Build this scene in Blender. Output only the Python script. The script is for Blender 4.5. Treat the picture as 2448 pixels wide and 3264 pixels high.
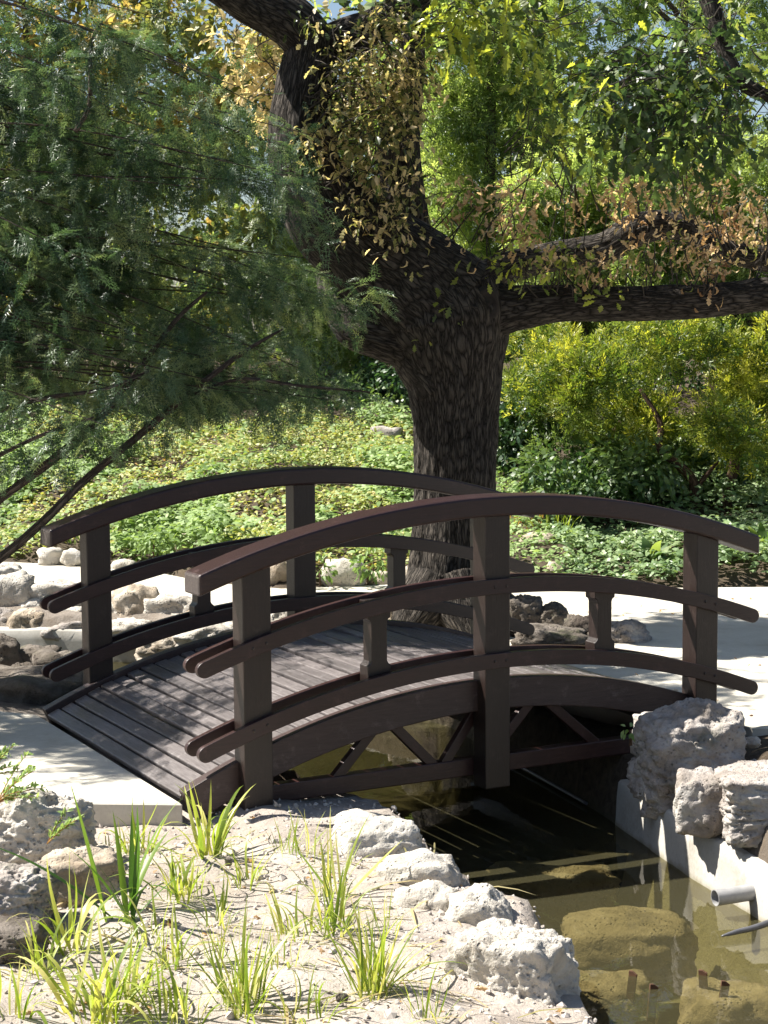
import bpy, bmesh, math, random
import numpy as np
from mathutils import Matrix, Vector, Euler

random.seed(11)
rng = np.random.default_rng(11)
scene = bpy.context.scene
for o in list(bpy.data.objects):
    bpy.data.objects.remove(o)

# ------------------------------------------------------------------ camera
F_PX, PITCH, ROLL, CAM_H = 5713.241, 0.0976, -0.0069, 1.7518
cam_data = bpy.data.cameras.new("camera")
cam_data.sensor_fit = 'VERTICAL'
cam_data.sensor_height = 24.0
cam_data.lens = F_PX / 3264 * 24.0
cam_data.clip_start = 0.05
cam_data.clip_end = 2000
cam = bpy.data.objects.new("camera", cam_data)
scene.collection.objects.link(cam)
cam.matrix_world = (Matrix.Translation((0, 0, CAM_H)) @ Matrix.Rotation(math.pi / 2 - PITCH, 4, 'X')
                    @ Matrix.Rotation(ROLL, 4, 'Z'))
scene.camera = cam

# ------------------------------------------------------------------ sky, sun, exposure
SUN_DIR = Vector((-0.62, 0.12, 0.775)).normalized()
world = bpy.data.worlds.new("World")
scene.world = world
world.use_nodes = True
wn = world.node_tree
sky = wn.nodes.new("ShaderNodeTexSky")
sky.sky_type = 'NISHITA'
sky.sun_disc = False
sky.sun_elevation = math.asin(SUN_DIR.z)
sky.sun_rotation = math.atan2(SUN_DIR.x, SUN_DIR.y)
sky.air_density = 1.0
sky.dust_density = 1.2
bg = wn.nodes["Background"]
wn.links.new(sky.outputs[0], bg.inputs[0])
bg.inputs[1].default_value = 0.05
sun_data = bpy.data.lights.new("sun", 'SUN')
sun_data.energy = 5.0
sun_data.angle = math.radians(0.55)
sun_data.color = (1.0, 0.955, 0.87)
sun = bpy.data.objects.new("sun", sun_data)
scene.collection.objects.link(sun)
sun.rotation_euler = SUN_DIR.to_track_quat('Z', 'Y').to_euler()
scene.view_settings.view_transform = 'Standard'
scene.view_settings.look = 'None'
scene.view_settings.exposure = 1.45
scene.view_settings.gamma = 1.0
scene.view_settings.use_curve_mapping = False
scene.cycles.use_denoising = True
scene.cycles.denoiser = 'OPENIMAGEDENOISE'
scene.cycles.max_bounces = 6
scene.cycles.transparent_max_bounces = 12
scene.cycles.diffuse_bounces = 3
scene.cycles.use_adaptive_sampling = True
scene.cycles.adaptive_threshold = 0.02
scene.cycles.caustics_reflective = False
scene.cycles.caustics_refractive = False

COL = scene.collection
WATER_Z, PATH_Z, SOIL_Z = -0.85, -0.43, -0.49
TH = 0.4859
BCX, BCY = 0.5931, 8.9689

# ------------------------------------------------------------------ helpers: picture <-> place
def ray(px, py):
    a, b = px - 1224, py - 1632
    cr, sr = math.cos(ROLL), math.sin(ROLL)
    x = a * cr + b * sr
    y = -a * sr + b * cr
    cp, sp = math.cos(PITCH), math.sin(PITCH)
    dx, dz = x / F_PX, -y / F_PX
    return dx, cp + dz * sp, -sp + dz * cp
def atz(px, py, z):
    d = ray(px, py)
    t = (z - CAM_H) / d[2]
    return Vector((d[0] * t, d[1] * t, z))
def aty(px, py, y):
    d = ray(px, py)
    t = y / d[1]
    return Vector((d[0] * t, y, CAM_H + d[2] * t))
def proj(P):
    P = np.asarray(P, float)
    x, y, z = P[..., 0], P[..., 1], P[..., 2] - CAM_H
    cp, sp = math.cos(PITCH), math.sin(PITCH)
    yc = np.maximum(y * cp - z * sp, 0.1)
    zc = y * sp + z * cp
    a, b = F_PX * x / yc, -F_PX * zc / yc
    cr, sr = math.cos(ROLL), math.sin(ROLL)
    return 1224 + a * cr - b * sr, 1632 + a * sr + b * cr
def bw(u, v, z=0.0):
    c, s = math.cos(TH), math.sin(TH)
    return Vector((BCX + u * c - v * s, BCY + u * s + v * c, z))

# ------------------------------------------------------------------ numpy noise
def _hash(ix, iy, iz, seed):
    h = (ix.astype(np.int64) * 374761393 + iy.astype(np.int64) * 668265263 + iz.astype(np.int64) * 2147483647 + seed * 974634777) & 0xFFFFFFFF
    h = ((h ^ (h >> 13)) * 1274126177) & 0xFFFFFFFF
    h = h ^ (h >> 16)
    return (h & 0xFFFFFF) / float(0xFFFFFF)
def vnoise(P, seed=0):
    P = np.asarray(P, float)
    i = np.floor(P).astype(np.int64)
    f = P - i
    f = f * f * (3 - 2 * f)
    r = 0
    for dx in (0, 1):
        for dy in (0, 1):
            for dz in (0, 1):
                w = (f[..., 0] if dx else 1 - f[..., 0]) * (f[..., 1] if dy else 1 - f[..., 1]) * (f[..., 2] if dz else 1 - f[..., 2])
                r = r + w * _hash(i[..., 0] + dx, i[..., 1] + dy, i[..., 2] + dz, seed)
    return r * 2 - 1
def fbm(P, seed=0, octaves=4, gain=0.5):
    P = np.asarray(P, float)
    a, r = 1.0, 0
    for k in range(octaves):
        r = r + a * vnoise(P * (2.03 ** k) + 17.3 * k, seed + k)
        a *= gain
    return r
def inside(poly, X, Y):
    X, Y = np.asarray(X, float), np.asarray(Y, float)
    r = np.zeros(X.shape, bool)
    n = len(poly)
    for i in range(n):
        (x0, y0), (x1, y1) = poly[i], poly[(i + 1) % n]
        if y0 == y1:
            continue
        c = ((y0 > Y) != (y1 > Y)) & (X < (x1 - x0) * (Y - y0) / (y1 - y0) + x0)
        r ^= c
    return r
def polydist(poly, X, Y, closed=True):
    d = np.full(np.shape(X), 1e9)
    n = len(poly)
    for i in range(n if closed else n - 1):
        (x0, y0), (x1, y1) = poly[i], poly[(i + 1) % n]
        dx, dy = x1 - x0, y1 - y0
        t = np.clip(((X - x0) * dx + (Y - y0) * dy) / (dx * dx + dy * dy + 1e-12), 0, 1)
        d = np.minimum(d, np.hypot(X - x0 - t * dx, Y - y0 - t * dy))
    return d

# ------------------------------------------------------------------ helpers: objects
def tag(o, label=None, cat=None, group=None, kind=None):
    if label: o["label"] = label
    if cat: o["category"] = cat
    if group: o["group"] = group
    if kind: o["kind"] = kind
    return o
def link(o, parent=None):
    COL.objects.link(o)
    if parent is not None:
        o.parent = parent
    return o
def empty(name, loc=(0, 0, 0), rz=0.0):
    o = bpy.data.objects.new(name, None)
    o.empty_display_size = 0.1
    o.location = loc
    o.rotation_euler = (0, 0, rz)
    return link(o)
def np_mesh(name, V, F, material=None, smooth=True, attrs=None):
    """V (n,3); F (m,k) with k 3 or 4"""
    me = bpy.data.meshes.new(name)
    V = np.ascontiguousarray(V, np.float32)
    F = np.ascontiguousarray(F, np.int32)
    m, k = F.shape
    me.vertices.add(len(V)); me.vertices.foreach_set("co", V.ravel())
    me.loops.add(m * k); me.loops.foreach_set("vertex_index", F.ravel())
    me.polygons.add(m)
    me.polygons.foreach_set("loop_start", np.arange(0, m * k, k, dtype=np.int32))
    me.polygons.foreach_set("use_smooth", np.full(m, smooth, bool))
    for an, av in (attrs or {}).items():
        a = me.attributes.new(an, 'FLOAT', 'POINT')
        a.data.foreach_set("value", np.ascontiguousarray(av, np.float32))
    me.update(calc_edges=True)
    if material is not None:
        me.materials.append(material)
    return me
def obj(name, me, parent=None):
    return link(bpy.data.objects.new(name, me), parent)
def bevel(o, w=0.005, seg=2):
    m = o.modifiers.new("bevel", 'BEVEL')
    m.width = w; m.segments = seg; m.limit_method = 'ANGLE'; m.angle_limit = math.radians(40)
    return o
def frames(D, N):
    """rows -> rotation matrices with x along D and z near N"""
    D = D / (np.linalg.norm(D, axis=1, keepdims=True) + 1e-9)
    Y = np.cross(N, D)
    Y /= (np.linalg.norm(Y, axis=1, keepdims=True) + 1e-9)
    Z = np.cross(D, Y)
    return np.stack([D, Y, Z], axis=2)
def scatter(tmpl, pos, D, N, s):
    """copies of a template (V,T) as arrays"""
    V, T = tmpl
    n, k = len(pos), len(V)
    R = frames(D, N)
    s = np.asarray(s)
    if s.ndim == 1:
        s = np.repeat(s[:, None], 3, 1)
    L = V[None] * s[:, None, :]
    W = np.einsum('nij,nkj->nki', R, L) + pos[:, None, :]
    Fs = (T[None] + (np.arange(n) * k)[:, None, None]).reshape(-1, T.shape[1])
    return W.reshape(-1, 3), Fs
def rand_dirs(n):
    d = rng.normal(size=(n, 3))
    return d / np.linalg.norm(d, axis=1, keepdims=True)

# ------------------------------------------------------------------ materials
def new_mat(name):
    m = bpy.data.materials.new(name)
    m.use_nodes = True
    nt = m.node_tree
    nt.nodes.clear()
    out = nt.nodes.new("ShaderNodeOutputMaterial")
    return m, nt, out
def N(nt, t, **kw):
    n = nt.nodes.new(t)
    for k, v in kw.items():
        if k in n.inputs:
            n.inputs[k].default_value = v
        else:
            setattr(n, k, v)
    return n
def ramp(nt, fac, stops):
    r = nt.nodes.new("ShaderNodeValToRGB")
    els = r.color_ramp.elements
    while len(els) < len(stops):
        els.new(0.5)
    for e, (p, c) in zip(els, stops):
        e.position = p
        e.color = (c[0], c[1], c[2], 1)
    nt.links.new(fac, r.inputs[0])
    return r.outputs[0]
def coords(nt, scale=(1, 1, 1), kind="Object"):
    tc = nt.nodes.new("ShaderNodeTexCoord")
    mp = nt.nodes.new("ShaderNodeMapping")
    mp.inputs["Scale"].default_value = scale
    nt.links.new(tc.outputs[kind], mp.inputs[0])
    return mp.outputs[0]
def noise(nt, vec, scale, detail=4, rough=0.55, dist=0.0):
    n = nt.nodes.new("ShaderNodeTexNoise")
    n.inputs["Scale"].default_value = scale
    n.inputs["Detail"].default_value = detail
    n.inputs["Roughness"].default_value = rough
    n.inputs["Distortion"].default_value = dist
    nt.links.new(vec, n.inputs["Vector"])
    return n.outputs[0]
def mixc(nt, fac, a, b, mode='MIX'):
    m = nt.nodes.new("ShaderNodeMix")
    m.data_type = 'RGBA'; m.blend_type = mode
    for sock, val in ((m.inputs[0], fac), (m.inputs[6], a), (m.inputs[7], b)):
        if hasattr(val, "links"):
            nt.links.new(val, sock)
        elif isinstance(val, (tuple, list)):
            sock.default_value = (*val[:3], 1)
        else:
            sock.default_value = val
    return m.outputs[2]
def math_n(nt, op, a, b=None, clamp=False):
    m = nt.nodes.new("ShaderNodeMath")
    m.operation = op; m.use_clamp = clamp
    for i, v in enumerate((a, b)):
        if v is None: continue
        if hasattr(v, "links"): nt.links.new(v, m.inputs[i])
        else: m.inputs[i].default_value = v
    return m.outputs[0]
def bump(nt, h, strength, dist=0.01):
    b = nt.nodes.new("ShaderNodeBump")
    b.inputs["Strength"].default_value = strength
    b.inputs["Distance"].default_value = dist
    nt.links.new(h, b.inputs["Height"])
    return b.outputs[0]
def principled(nt, out, color, rough=0.6, normal=None, spec=0.5):
    p = nt.nodes.new("ShaderNodeBsdfPrincipled")
    if hasattr(color, "links"): nt.links.new(color, p.inputs["Base Color"])
    else: p.inputs["Base Color"].default_value = (*color, 1)
    if hasattr(rough, "links"): nt.links.new(rough, p.inputs["Roughness"])
    else: p.inputs["Roughness"].default_value = rough
    p.inputs["Specular IOR Level"].default_value = spec
    if normal is not None: nt.links.new(normal, p.inputs["Normal"])
    if out is not None: nt.links.new(p.outputs[0], out.inputs[0])
    return p

def wood_mat(name, stretch, c0, c1, wear, rough=0.42):
    m, nt, out = new_mat(name)
    v = coords(nt, stretch)
    g = noise(nt, v, 9, 6, 0.65, 0.6)
    fine = noise(nt, v, 40, 3, 0.6)
    col = ramp(nt, g, [(0.25, c0), (0.75, c1)])
    v2 = coords(nt)
    spot = noise(nt, v2, 11, 8, 0.78)
    spot = math_n(nt, 'MULTIPLY', math_n(nt, 'SUBTRACT', spot, 0.55, True), 2.6, True)
    col = mixc(nt, spot, col, wear)
    oi = nt.nodes.new("ShaderNodeObjectInfo")
    hsv = nt.nodes.new("ShaderNodeHueSaturation")
    nt.links.new(col, hsv.inputs["Color"])
    nt.links.new(math_n(nt, 'ADD', math_n(nt, 'MULTIPLY', oi.outputs["Random"], 0.5), 0.75), hsv.inputs["Value"])
    r = math_n(nt, 'ADD', math_n(nt, 'MULTIPLY', spot, 0.25), rough)
    principled(nt, out, hsv.outputs[0], r, bump(nt, math_n(nt, 'ADD', g, math_n(nt, 'MULTIPLY', fine, 0.6)), 0.35, 0.004))
    return m
RAIL_WOOD = wood_mat("stained_rail_wood", (1, 14, 14), (0.0140, 0.0048, 0.0043), (0.040, 0.0155, 0.0140), (0.130, 0.066, 0.060), 0.35)
POST_WOOD = wood_mat("stained_post_wood", (14, 14, 1), (0.0095, 0.0052, 0.0042), (0.024, 0.0140, 0.0115), (0.07, 0.048, 0.042), 0.40)
STRINGER_WOOD = wood_mat("weathered_stringer_wood", (1, 14, 14), (0.022, 0.011, 0.010), (0.060, 0.036, 0.033), (0.20, 0.16, 0.15), 0.45)
DECK_WOOD = wood_mat("weathered_deck_wood", (12, 1, 12), (0.060, 0.049, 0.048), (0.175, 0.155, 0.152), (0.42, 0.39, 0.38), 0.44)
END_WOOD = wood_mat("worn_end_grain", (10, 10, 10), (0.03, 0.022, 0.02), (0.09, 0.07, 0.062), (0.17, 0.14, 0.125), 0.75)

def rock_mat(name, c0, c1, c2, moss=0.0):
    m, nt, out = new_mat(name)
    tc = nt.nodes.new("ShaderNodeTexCoord")
    oi = nt.nodes.new("ShaderNodeObjectInfo")
    add = nt.nodes.new("ShaderNodeVectorMath"); add.operation = 'ADD'
    sc = nt.nodes.new("ShaderNodeVectorMath"); sc.operation = 'SCALE'
    nt.links.new(oi.outputs["Location"], sc.inputs[0]); sc.inputs["Scale"].default_value = 3.1
    nt.links.new(tc.outputs["Object"], add.inputs[0]); nt.links.new(sc.outputs[0], add.inputs[1])
    v = add.outputs[0]
    big = noise(nt, v, 5, 5, 0.6, 0.4)
    med = noise(nt, v, 22, 6, 0.7, 0.3)
    vor = nt.nodes.new("ShaderNodeTexVoronoi")
    vor.inputs["Scale"].default_value = 46
    nt.links.new(v, vor.inputs["Vector"])
    pit = math_n(nt, 'MULTIPLY', math_n(nt, 'SUBTRACT', 0.33, vor.outputs["Distance"], True), 3.0, True)
    pit = math_n(nt, 'MULTIPLY', pit, math_n(nt, 'MULTIPLY', math_n(nt, 'SUBTRACT', noise(nt, v, 9, 2), 0.42, True), 6.0, True))
    col = ramp(nt, big, [(0.3, c0), (0.5, c1), (0.72, c2)])
    col = mixc(nt, math_n(nt, 'MULTIPLY', math_n(nt, 'SUBTRACT', med, 0.5, True), 1.6, True), col, tuple(x * 0.45 for x in c0))
    col = mixc(nt, math_n(nt, 'MULTIPLY', pit, 0.6), col, tuple(x * 0.3 for x in c0))
    if moss:
        mo = math_n(nt, 'MULTIPLY', math_n(nt, 'SUBTRACT', noise(nt, v, 6, 5, 0.7), 0.56, True), 9 * moss, True)
        col = mixc(nt, mo, col, (0.07, 0.10, 0.025))
    h = math_n(nt, 'SUBTRACT', math_n(nt, 'ADD', med, math_n(nt, 'MULTIPLY', noise(nt, v, 90, 4, 0.7), 0.4)), math_n(nt, 'MULTIPLY', pit, 0.9))
    principled(nt, out, col, 0.9, bump(nt, h, 0.9, 0.02), 0.25)
    return m
ROCK_PALE = rock_mat("pale_tufa", (0.36, 0.32, 0.27), (0.52, 0.48, 0.42), (0.62, 0.58, 0.52))
ROCK_GREY = rock_mat("grey_tufa", (0.20, 0.17, 0.145), (0.36, 0.32, 0.29), (0.52, 0.49, 0.45), 0.25)
ROCK_TAN = rock_mat("tan_limestone", (0.27, 0.21, 0.15), (0.42, 0.35, 0.27), (0.55, 0.49, 0.41))
ROCK_DARK = rock_mat("dark_and_shaded_rock", (0.07, 0.055, 0.045), (0.13, 0.11, 0.09), (0.22, 0.19, 0.165), 0.3)  # dark stones, and painted shade on those at the oak's foot
ROCK_WET = rock_mat("submerged_silty_rock", (0.20, 0.165, 0.105), (0.36, 0.30, 0.20), (0.50, 0.43, 0.30))

def concrete_mat(name, c0, c1, stain=(0.3, 0.25, 0.18), stain_amt=0.4, below=None):
    m, nt, out = new_mat(name)
    v = coords(nt)
    a = noise(nt, v, 1.3, 6, 0.65, 0.4)
    b = noise(nt, v, 60, 4, 0.7)
    col = ramp(nt, a, [(0.3, c0), (0.7, c1)])
    st = math_n(nt, 'MULTIPLY', math_n(nt, 'SUBTRACT', noise(nt, v, 3.5, 6, 0.7), 0.52, True), 3 * stain_amt, True)
    col = mixc(nt, st, col, stain)
    col = mixc(nt, math_n(nt, 'MULTIPLY', math_n(nt, 'SUBTRACT', b, 0.5, True), 1.2, True), col, tuple(x * 0.6 for x in c0))
    if below is not None:
        g = nt.nodes.new("ShaderNodeNewGeometry")
        sx = nt.nodes.new("ShaderNodeSeparateXYZ")
        nt.links.new(g.outputs["Position"], sx.inputs[0])
        z = math_n(nt, 'ADD', sx.outputs[2], math_n(nt, 'MULTIPLY', noise(nt, v, 12, 4), 0.06))
        k = math_n(nt, 'MULTIPLY', math_n(nt, 'SUBTRACT', WATER_Z + 0.06, z), 18, True)
        col = mixc(nt, k, col, below)
    principled(nt, out, col, 0.85, bump(nt, math_n(nt, 'ADD', b, a), 0.25, 0.006), 0.3)
    return m
PATH_CONC = concrete_mat("pale_path_concrete", (0.42, 0.385, 0.32), (0.56, 0.53, 0.46), (0.32, 0.27, 0.20), 0.8)
WALL_CONC = concrete_mat("channel_concrete", (0.32, 0.30, 0.26), (0.47, 0.45, 0.41), (0.17, 0.145, 0.10), 1.0, (0.16, 0.135, 0.06))

def ground_mat():
    m, nt, out = new_mat("soil")
    v = coords(nt)
    a = noise(nt, v, 2.2, 6, 0.65, 0.5)
    b = noise(nt, v, 14, 6, 0.7, 0.6)
    c = noise(nt, v, 70, 4, 0.7)
    sand = ramp(nt, a, [(0.3, (0.27, 0.23, 0.195)), (0.55, (0.37, 0.325, 0.285)), (0.75, (0.45, 0.405, 0.36))])
    dk = math_n(nt, 'MULTIPLY', math_n(nt, 'SUBTRACT', b, 0.52, True), 3.2, True)
    sand = mixc(nt, math_n(nt, 'MULTIPLY', dk, 0.6), sand, (0.17, 0.135, 0.11))
    humus_shade = ramp(nt, b, [(0.3, (0.035, 0.026, 0.018)), (0.7, (0.11, 0.085, 0.06))])
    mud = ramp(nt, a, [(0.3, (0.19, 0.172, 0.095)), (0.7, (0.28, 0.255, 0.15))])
    zt = nt.nodes.new("ShaderNodeAttribute"); zt.attribute_name = "humus_shade"
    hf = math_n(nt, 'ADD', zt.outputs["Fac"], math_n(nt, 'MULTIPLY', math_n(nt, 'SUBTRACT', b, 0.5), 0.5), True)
    col = mixc(nt, hf, sand, humus_shade)
    g = nt.nodes.new("ShaderNodeNewGeometry")
    sx = nt.nodes.new("ShaderNodeSeparateXYZ")
    nt.links.new(g.outputs["Position"], sx.inputs[0])
    z = math_n(nt, 'ADD', sx.outputs[2], math_n(nt, 'MULTIPLY', b, 0.10))
    k = math_n(nt, 'MULTIPLY', math_n(nt, 'SUBTRACT', WATER_Z + 0.12, z), 9, True)
    mud = mixc(nt, math_n(nt, 'MULTIPLY', math_n(nt, 'SUBTRACT', zt.outputs["Fac"], 1.03), 5.0, True), mud, (0.035, 0.030, 0.016))  # stream bed under the bridge painted darker to stand for shade
    col = mixc(nt, k, col, mud)
    h = math_n(nt, 'ADD', math_n(nt, 'ADD', b, math_n(nt, 'MULTIPLY', c, 0.45)), a)
    principled(nt, out, col, 0.95, bump(nt, h, 0.8, 0.02), 0.15)
    return m
SOIL = ground_mat()

def water_mat():
    m, nt, out = new_mat("pond_water")
    v = coords(nt, (1, 1, 1))
    rip = noise(nt, v, 5, 3, 0.5, 0.3)
    nrm = bump(nt, rip, 0.05, 0.02)
    fr = nt.nodes.new("ShaderNodeFresnel"); fr.inputs["IOR"].default_value = 1.333
    nt.links.new(nrm, fr.inputs["Normal"])
    tr = nt.nodes.new("ShaderNodeBsdfTransparent")
    tr.inputs[0].default_value = (0.62, 0.60, 0.46, 1)
    df = nt.nodes.new("ShaderNodeBsdfDiffuse")
    df.inputs[0].default_value = (0.22, 0.20, 0.105, 1)
    body = nt.nodes.new("ShaderNodeMixShader"); body.inputs[0].default_value = 0.13
    nt.links.new(tr.outputs[0], body.inputs[1]); nt.links.new(df.outputs[0], body.inputs[2])
    gl = nt.nodes.new("ShaderNodeBsdfGlossy")
    gl.inputs["Roughness"].default_value = 0.02
    nt.links.new(nrm, gl.inputs["Normal"])
    mx = nt.nodes.new("ShaderNodeMixShader")
    nt.links.new(fr.outputs[0], mx.inputs[0])
    nt.links.new(body.outputs[0], mx.inputs[1]); nt.links.new(gl.outputs[0], mx.inputs[2])
    nt.links.new(mx.outputs[0], out.inputs[0])
    return m
WATER = water_mat()

def leaf_mat(name, stops, trans=0.35, rough=0.45, spec=0.5, tcol=(1.0, 1.0, 0.55)):
    m, nt, out = new_mat(name)
    at = nt.nodes.new("ShaderNodeAttribute"); at.attribute_name = "tint"
    col = ramp(nt, at.outputs["Fac"], stops)
    p = principled(nt, None, col, rough, None, spec)
    tr = nt.nodes.new("ShaderNodeBsdfTranslucent")
    nt.links.new(mixc(nt, 1.0, mixc(nt, 1.0, col, (1.9, 1.9, 1.9), 'MULTIPLY'), tcol, 'MULTIPLY'), tr.inputs[0])
    mx = nt.nodes.new("ShaderNodeMixShader"); mx.inputs[0].default_value = trans
    nt.links.new(p.outputs[0], mx.inputs[1]); nt.links.new(tr.outputs[0], mx.inputs[2])
    nt.links.new(mx.outputs[0], out.inputs[0])
    return m
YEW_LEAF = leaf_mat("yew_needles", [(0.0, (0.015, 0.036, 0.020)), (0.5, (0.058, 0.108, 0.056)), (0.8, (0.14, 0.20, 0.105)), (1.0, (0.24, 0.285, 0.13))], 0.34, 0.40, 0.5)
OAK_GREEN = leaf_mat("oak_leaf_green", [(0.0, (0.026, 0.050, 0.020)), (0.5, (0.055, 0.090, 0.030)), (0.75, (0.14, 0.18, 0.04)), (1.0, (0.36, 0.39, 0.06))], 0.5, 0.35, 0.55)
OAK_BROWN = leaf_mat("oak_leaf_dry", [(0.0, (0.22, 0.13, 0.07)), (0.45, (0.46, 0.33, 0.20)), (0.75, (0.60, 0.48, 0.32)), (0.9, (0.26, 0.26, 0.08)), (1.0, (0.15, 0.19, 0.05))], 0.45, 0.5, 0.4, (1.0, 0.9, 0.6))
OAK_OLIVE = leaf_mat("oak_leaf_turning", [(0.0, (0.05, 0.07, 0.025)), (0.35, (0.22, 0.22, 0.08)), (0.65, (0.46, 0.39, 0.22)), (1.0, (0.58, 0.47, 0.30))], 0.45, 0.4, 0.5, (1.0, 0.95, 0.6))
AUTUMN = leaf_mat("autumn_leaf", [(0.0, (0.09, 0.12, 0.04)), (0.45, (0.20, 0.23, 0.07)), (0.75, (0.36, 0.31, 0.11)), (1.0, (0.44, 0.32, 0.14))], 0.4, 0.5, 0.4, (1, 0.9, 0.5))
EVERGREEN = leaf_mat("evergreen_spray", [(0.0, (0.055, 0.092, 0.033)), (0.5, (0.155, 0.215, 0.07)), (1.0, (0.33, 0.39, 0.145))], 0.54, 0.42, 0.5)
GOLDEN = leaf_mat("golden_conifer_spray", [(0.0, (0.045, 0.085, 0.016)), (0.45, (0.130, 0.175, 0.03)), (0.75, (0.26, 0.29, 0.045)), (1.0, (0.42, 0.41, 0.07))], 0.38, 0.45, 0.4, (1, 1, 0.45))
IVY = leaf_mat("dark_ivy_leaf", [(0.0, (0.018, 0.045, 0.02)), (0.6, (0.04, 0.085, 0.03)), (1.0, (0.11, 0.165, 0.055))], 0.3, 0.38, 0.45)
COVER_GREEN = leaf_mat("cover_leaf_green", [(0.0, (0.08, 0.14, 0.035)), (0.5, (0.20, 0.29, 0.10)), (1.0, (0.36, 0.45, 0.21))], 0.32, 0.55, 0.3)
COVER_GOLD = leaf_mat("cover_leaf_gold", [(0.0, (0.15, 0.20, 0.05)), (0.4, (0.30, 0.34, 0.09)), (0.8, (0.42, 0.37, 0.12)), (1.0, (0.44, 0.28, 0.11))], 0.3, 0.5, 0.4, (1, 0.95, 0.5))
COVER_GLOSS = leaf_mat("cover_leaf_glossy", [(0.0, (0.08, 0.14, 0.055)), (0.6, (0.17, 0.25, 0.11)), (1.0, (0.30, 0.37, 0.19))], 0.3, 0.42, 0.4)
def blade_mat(name, c0, c1, c2):
    m, nt, out = new_mat(name)
    oi = nt.nodes.new("ShaderNodeObjectInfo")
    v = coords(nt, (1, 30, 1))
    col = ramp(nt, math_n(nt, 'ADD', oi.outputs["Random"], math_n(nt, 'MULTIPLY', math_n(nt, 'SUBTRACT', noise(nt, v, 4, 2), 0.5), 0.5)), [(0.05, c0), (0.55, c1), (0.95, c2)])
    p = principled(nt, None, col, 0.4, None, 0.45)
    tr = nt.nodes.new("ShaderNodeBsdfTranslucent")
    nt.links.new(mixc(nt, 1.0, col, (1.7, 1.8, 0.7), 'MULTIPLY'), tr.inputs[0])
    mx = nt.nodes.new("ShaderNodeMixShader"); mx.inputs[0].default_value = 0.4
    nt.links.new(p.outputs[0], mx.inputs[1]); nt.links.new(tr.outputs[0], mx.inputs[2])
    nt.links.new(mx.outputs[0], out.inputs[0])
    return m
BLADE = blade_mat("daylily_blade", (0.13, 0.19, 0.03), (0.29, 0.34, 0.07), (0.50, 0.46, 0.20))
IRIS = blade_mat("iris_blade", (0.045, 0.10, 0.025), (0.08, 0.16, 0.03), (0.16, 0.24, 0.05))
HOSTA = blade_mat("hosta_leaf", (0.05, 0.095, 0.035), (0.10, 0.16, 0.06), (0.24, 0.29, 0.11))
STRAW = blade_mat("dry_straw", (0.26, 0.12, 0.04), (0.34, 0.18, 0.06), (0.40, 0.28, 0.11))

def bark_mat(name, c0, c1, scale=1.0, strength=1.0):
    m, nt, out = new_mat(name)
    a1 = nt.nodes.new("ShaderNodeAttribute"); a1.attribute_name = "around"
    a2 = nt.nodes.new("ShaderNodeAttribute"); a2.attribute_name = "along"
    cb = nt.nodes.new("ShaderNodeCombineXYZ")
    nt.links.new(a1.outputs["Fac"], cb.inputs[0]); nt.links.new(a2.outputs["Fac"], cb.inputs[1])
    mp = nt.nodes.new("ShaderNodeMapping"); mp.inputs["Scale"].default_value = (scale, 0.14 * scale, 1)
    nt.links.new(cb.outputs[0], mp.inputs[0])
    v = mp.outputs[0]
    w = noise(nt, v, 9, 4, 0.6)
    wv = nt.nodes.new("ShaderNodeVectorMath"); wv.operation = 'ADD'
    nt.links.new(v, wv.inputs[0])
    wc = nt.nodes.new("ShaderNodeCombineXYZ"); nt.links.new(math_n(nt, 'MULTIPLY', w, 0.20), wc.inputs[0])
    nt.links.new(wc.outputs[0], wv.inputs[1])
    vor = nt.nodes.new("ShaderNodeTexVoronoi"); vor.feature = 'DISTANCE_TO_EDGE'
    vor.inputs["Scale"].default_value = 26
    nt.links.new(wv.outputs[0], vor.inputs["Vector"])
    ridge = math_n(nt, 'MULTIPLY', vor.outputs["Distance"], 3.2, True)
    fine = noise(nt, v, 60, 4, 0.7)
    f = math_n(nt, 'ADD', math_n(nt, 'MULTIPLY', ridge, 0.7), math_n(nt, 'MULTIPLY', fine, 0.4))
    col = ramp(nt, f, [(0.15, c0), (0.8, c1)])
    principled(nt, out, col, 0.92, bump(nt, f, strength, 0.02), 0.2)
    return m
OAK_BARK = bark_mat("oak_bark", (0.005, 0.004, 0.0034), (0.088, 0.075, 0.063), 2.1, 1.0)
YEW_BARK = bark_mat("yew_bark", (0.05, 0.038, 0.030), (0.15, 0.12, 0.10), 2.0)
RED_BARK = bark_mat("reddish_bark", (0.04, 0.024, 0.016), (0.13, 0.08, 0.055), 2.0)

def plain_mat(name, c0, c1, rough=0.5, scale=25, metal=0.0):
    m, nt, out = new_mat(name)
    v = coords(nt)
    col = ramp(nt, noise(nt, v, scale, 5, 0.65), [(0.3, c0), (0.7, c1)])
    p = principled(nt, out, col, rough, bump(nt, noise(nt, v, scale * 4, 3), 0.15, 0.003))
    p.inputs["Metallic"].default_value = metal
    return m
PVC = plain_mat("grey_plastic_pipe", (0.20, 0.20, 0.205), (0.34, 0.335, 0.33), 0.38, 12)
RUST = plain_mat("rusty_iron", (0.045, 0.020, 0.011), (0.13, 0.060, 0.028), 0.85, 40, 0.2)
ROD = plain_mat("dark_grey_hose", (0.06, 0.06, 0.065), (0.12, 0.12, 0.13), 0.4, 15)

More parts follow.
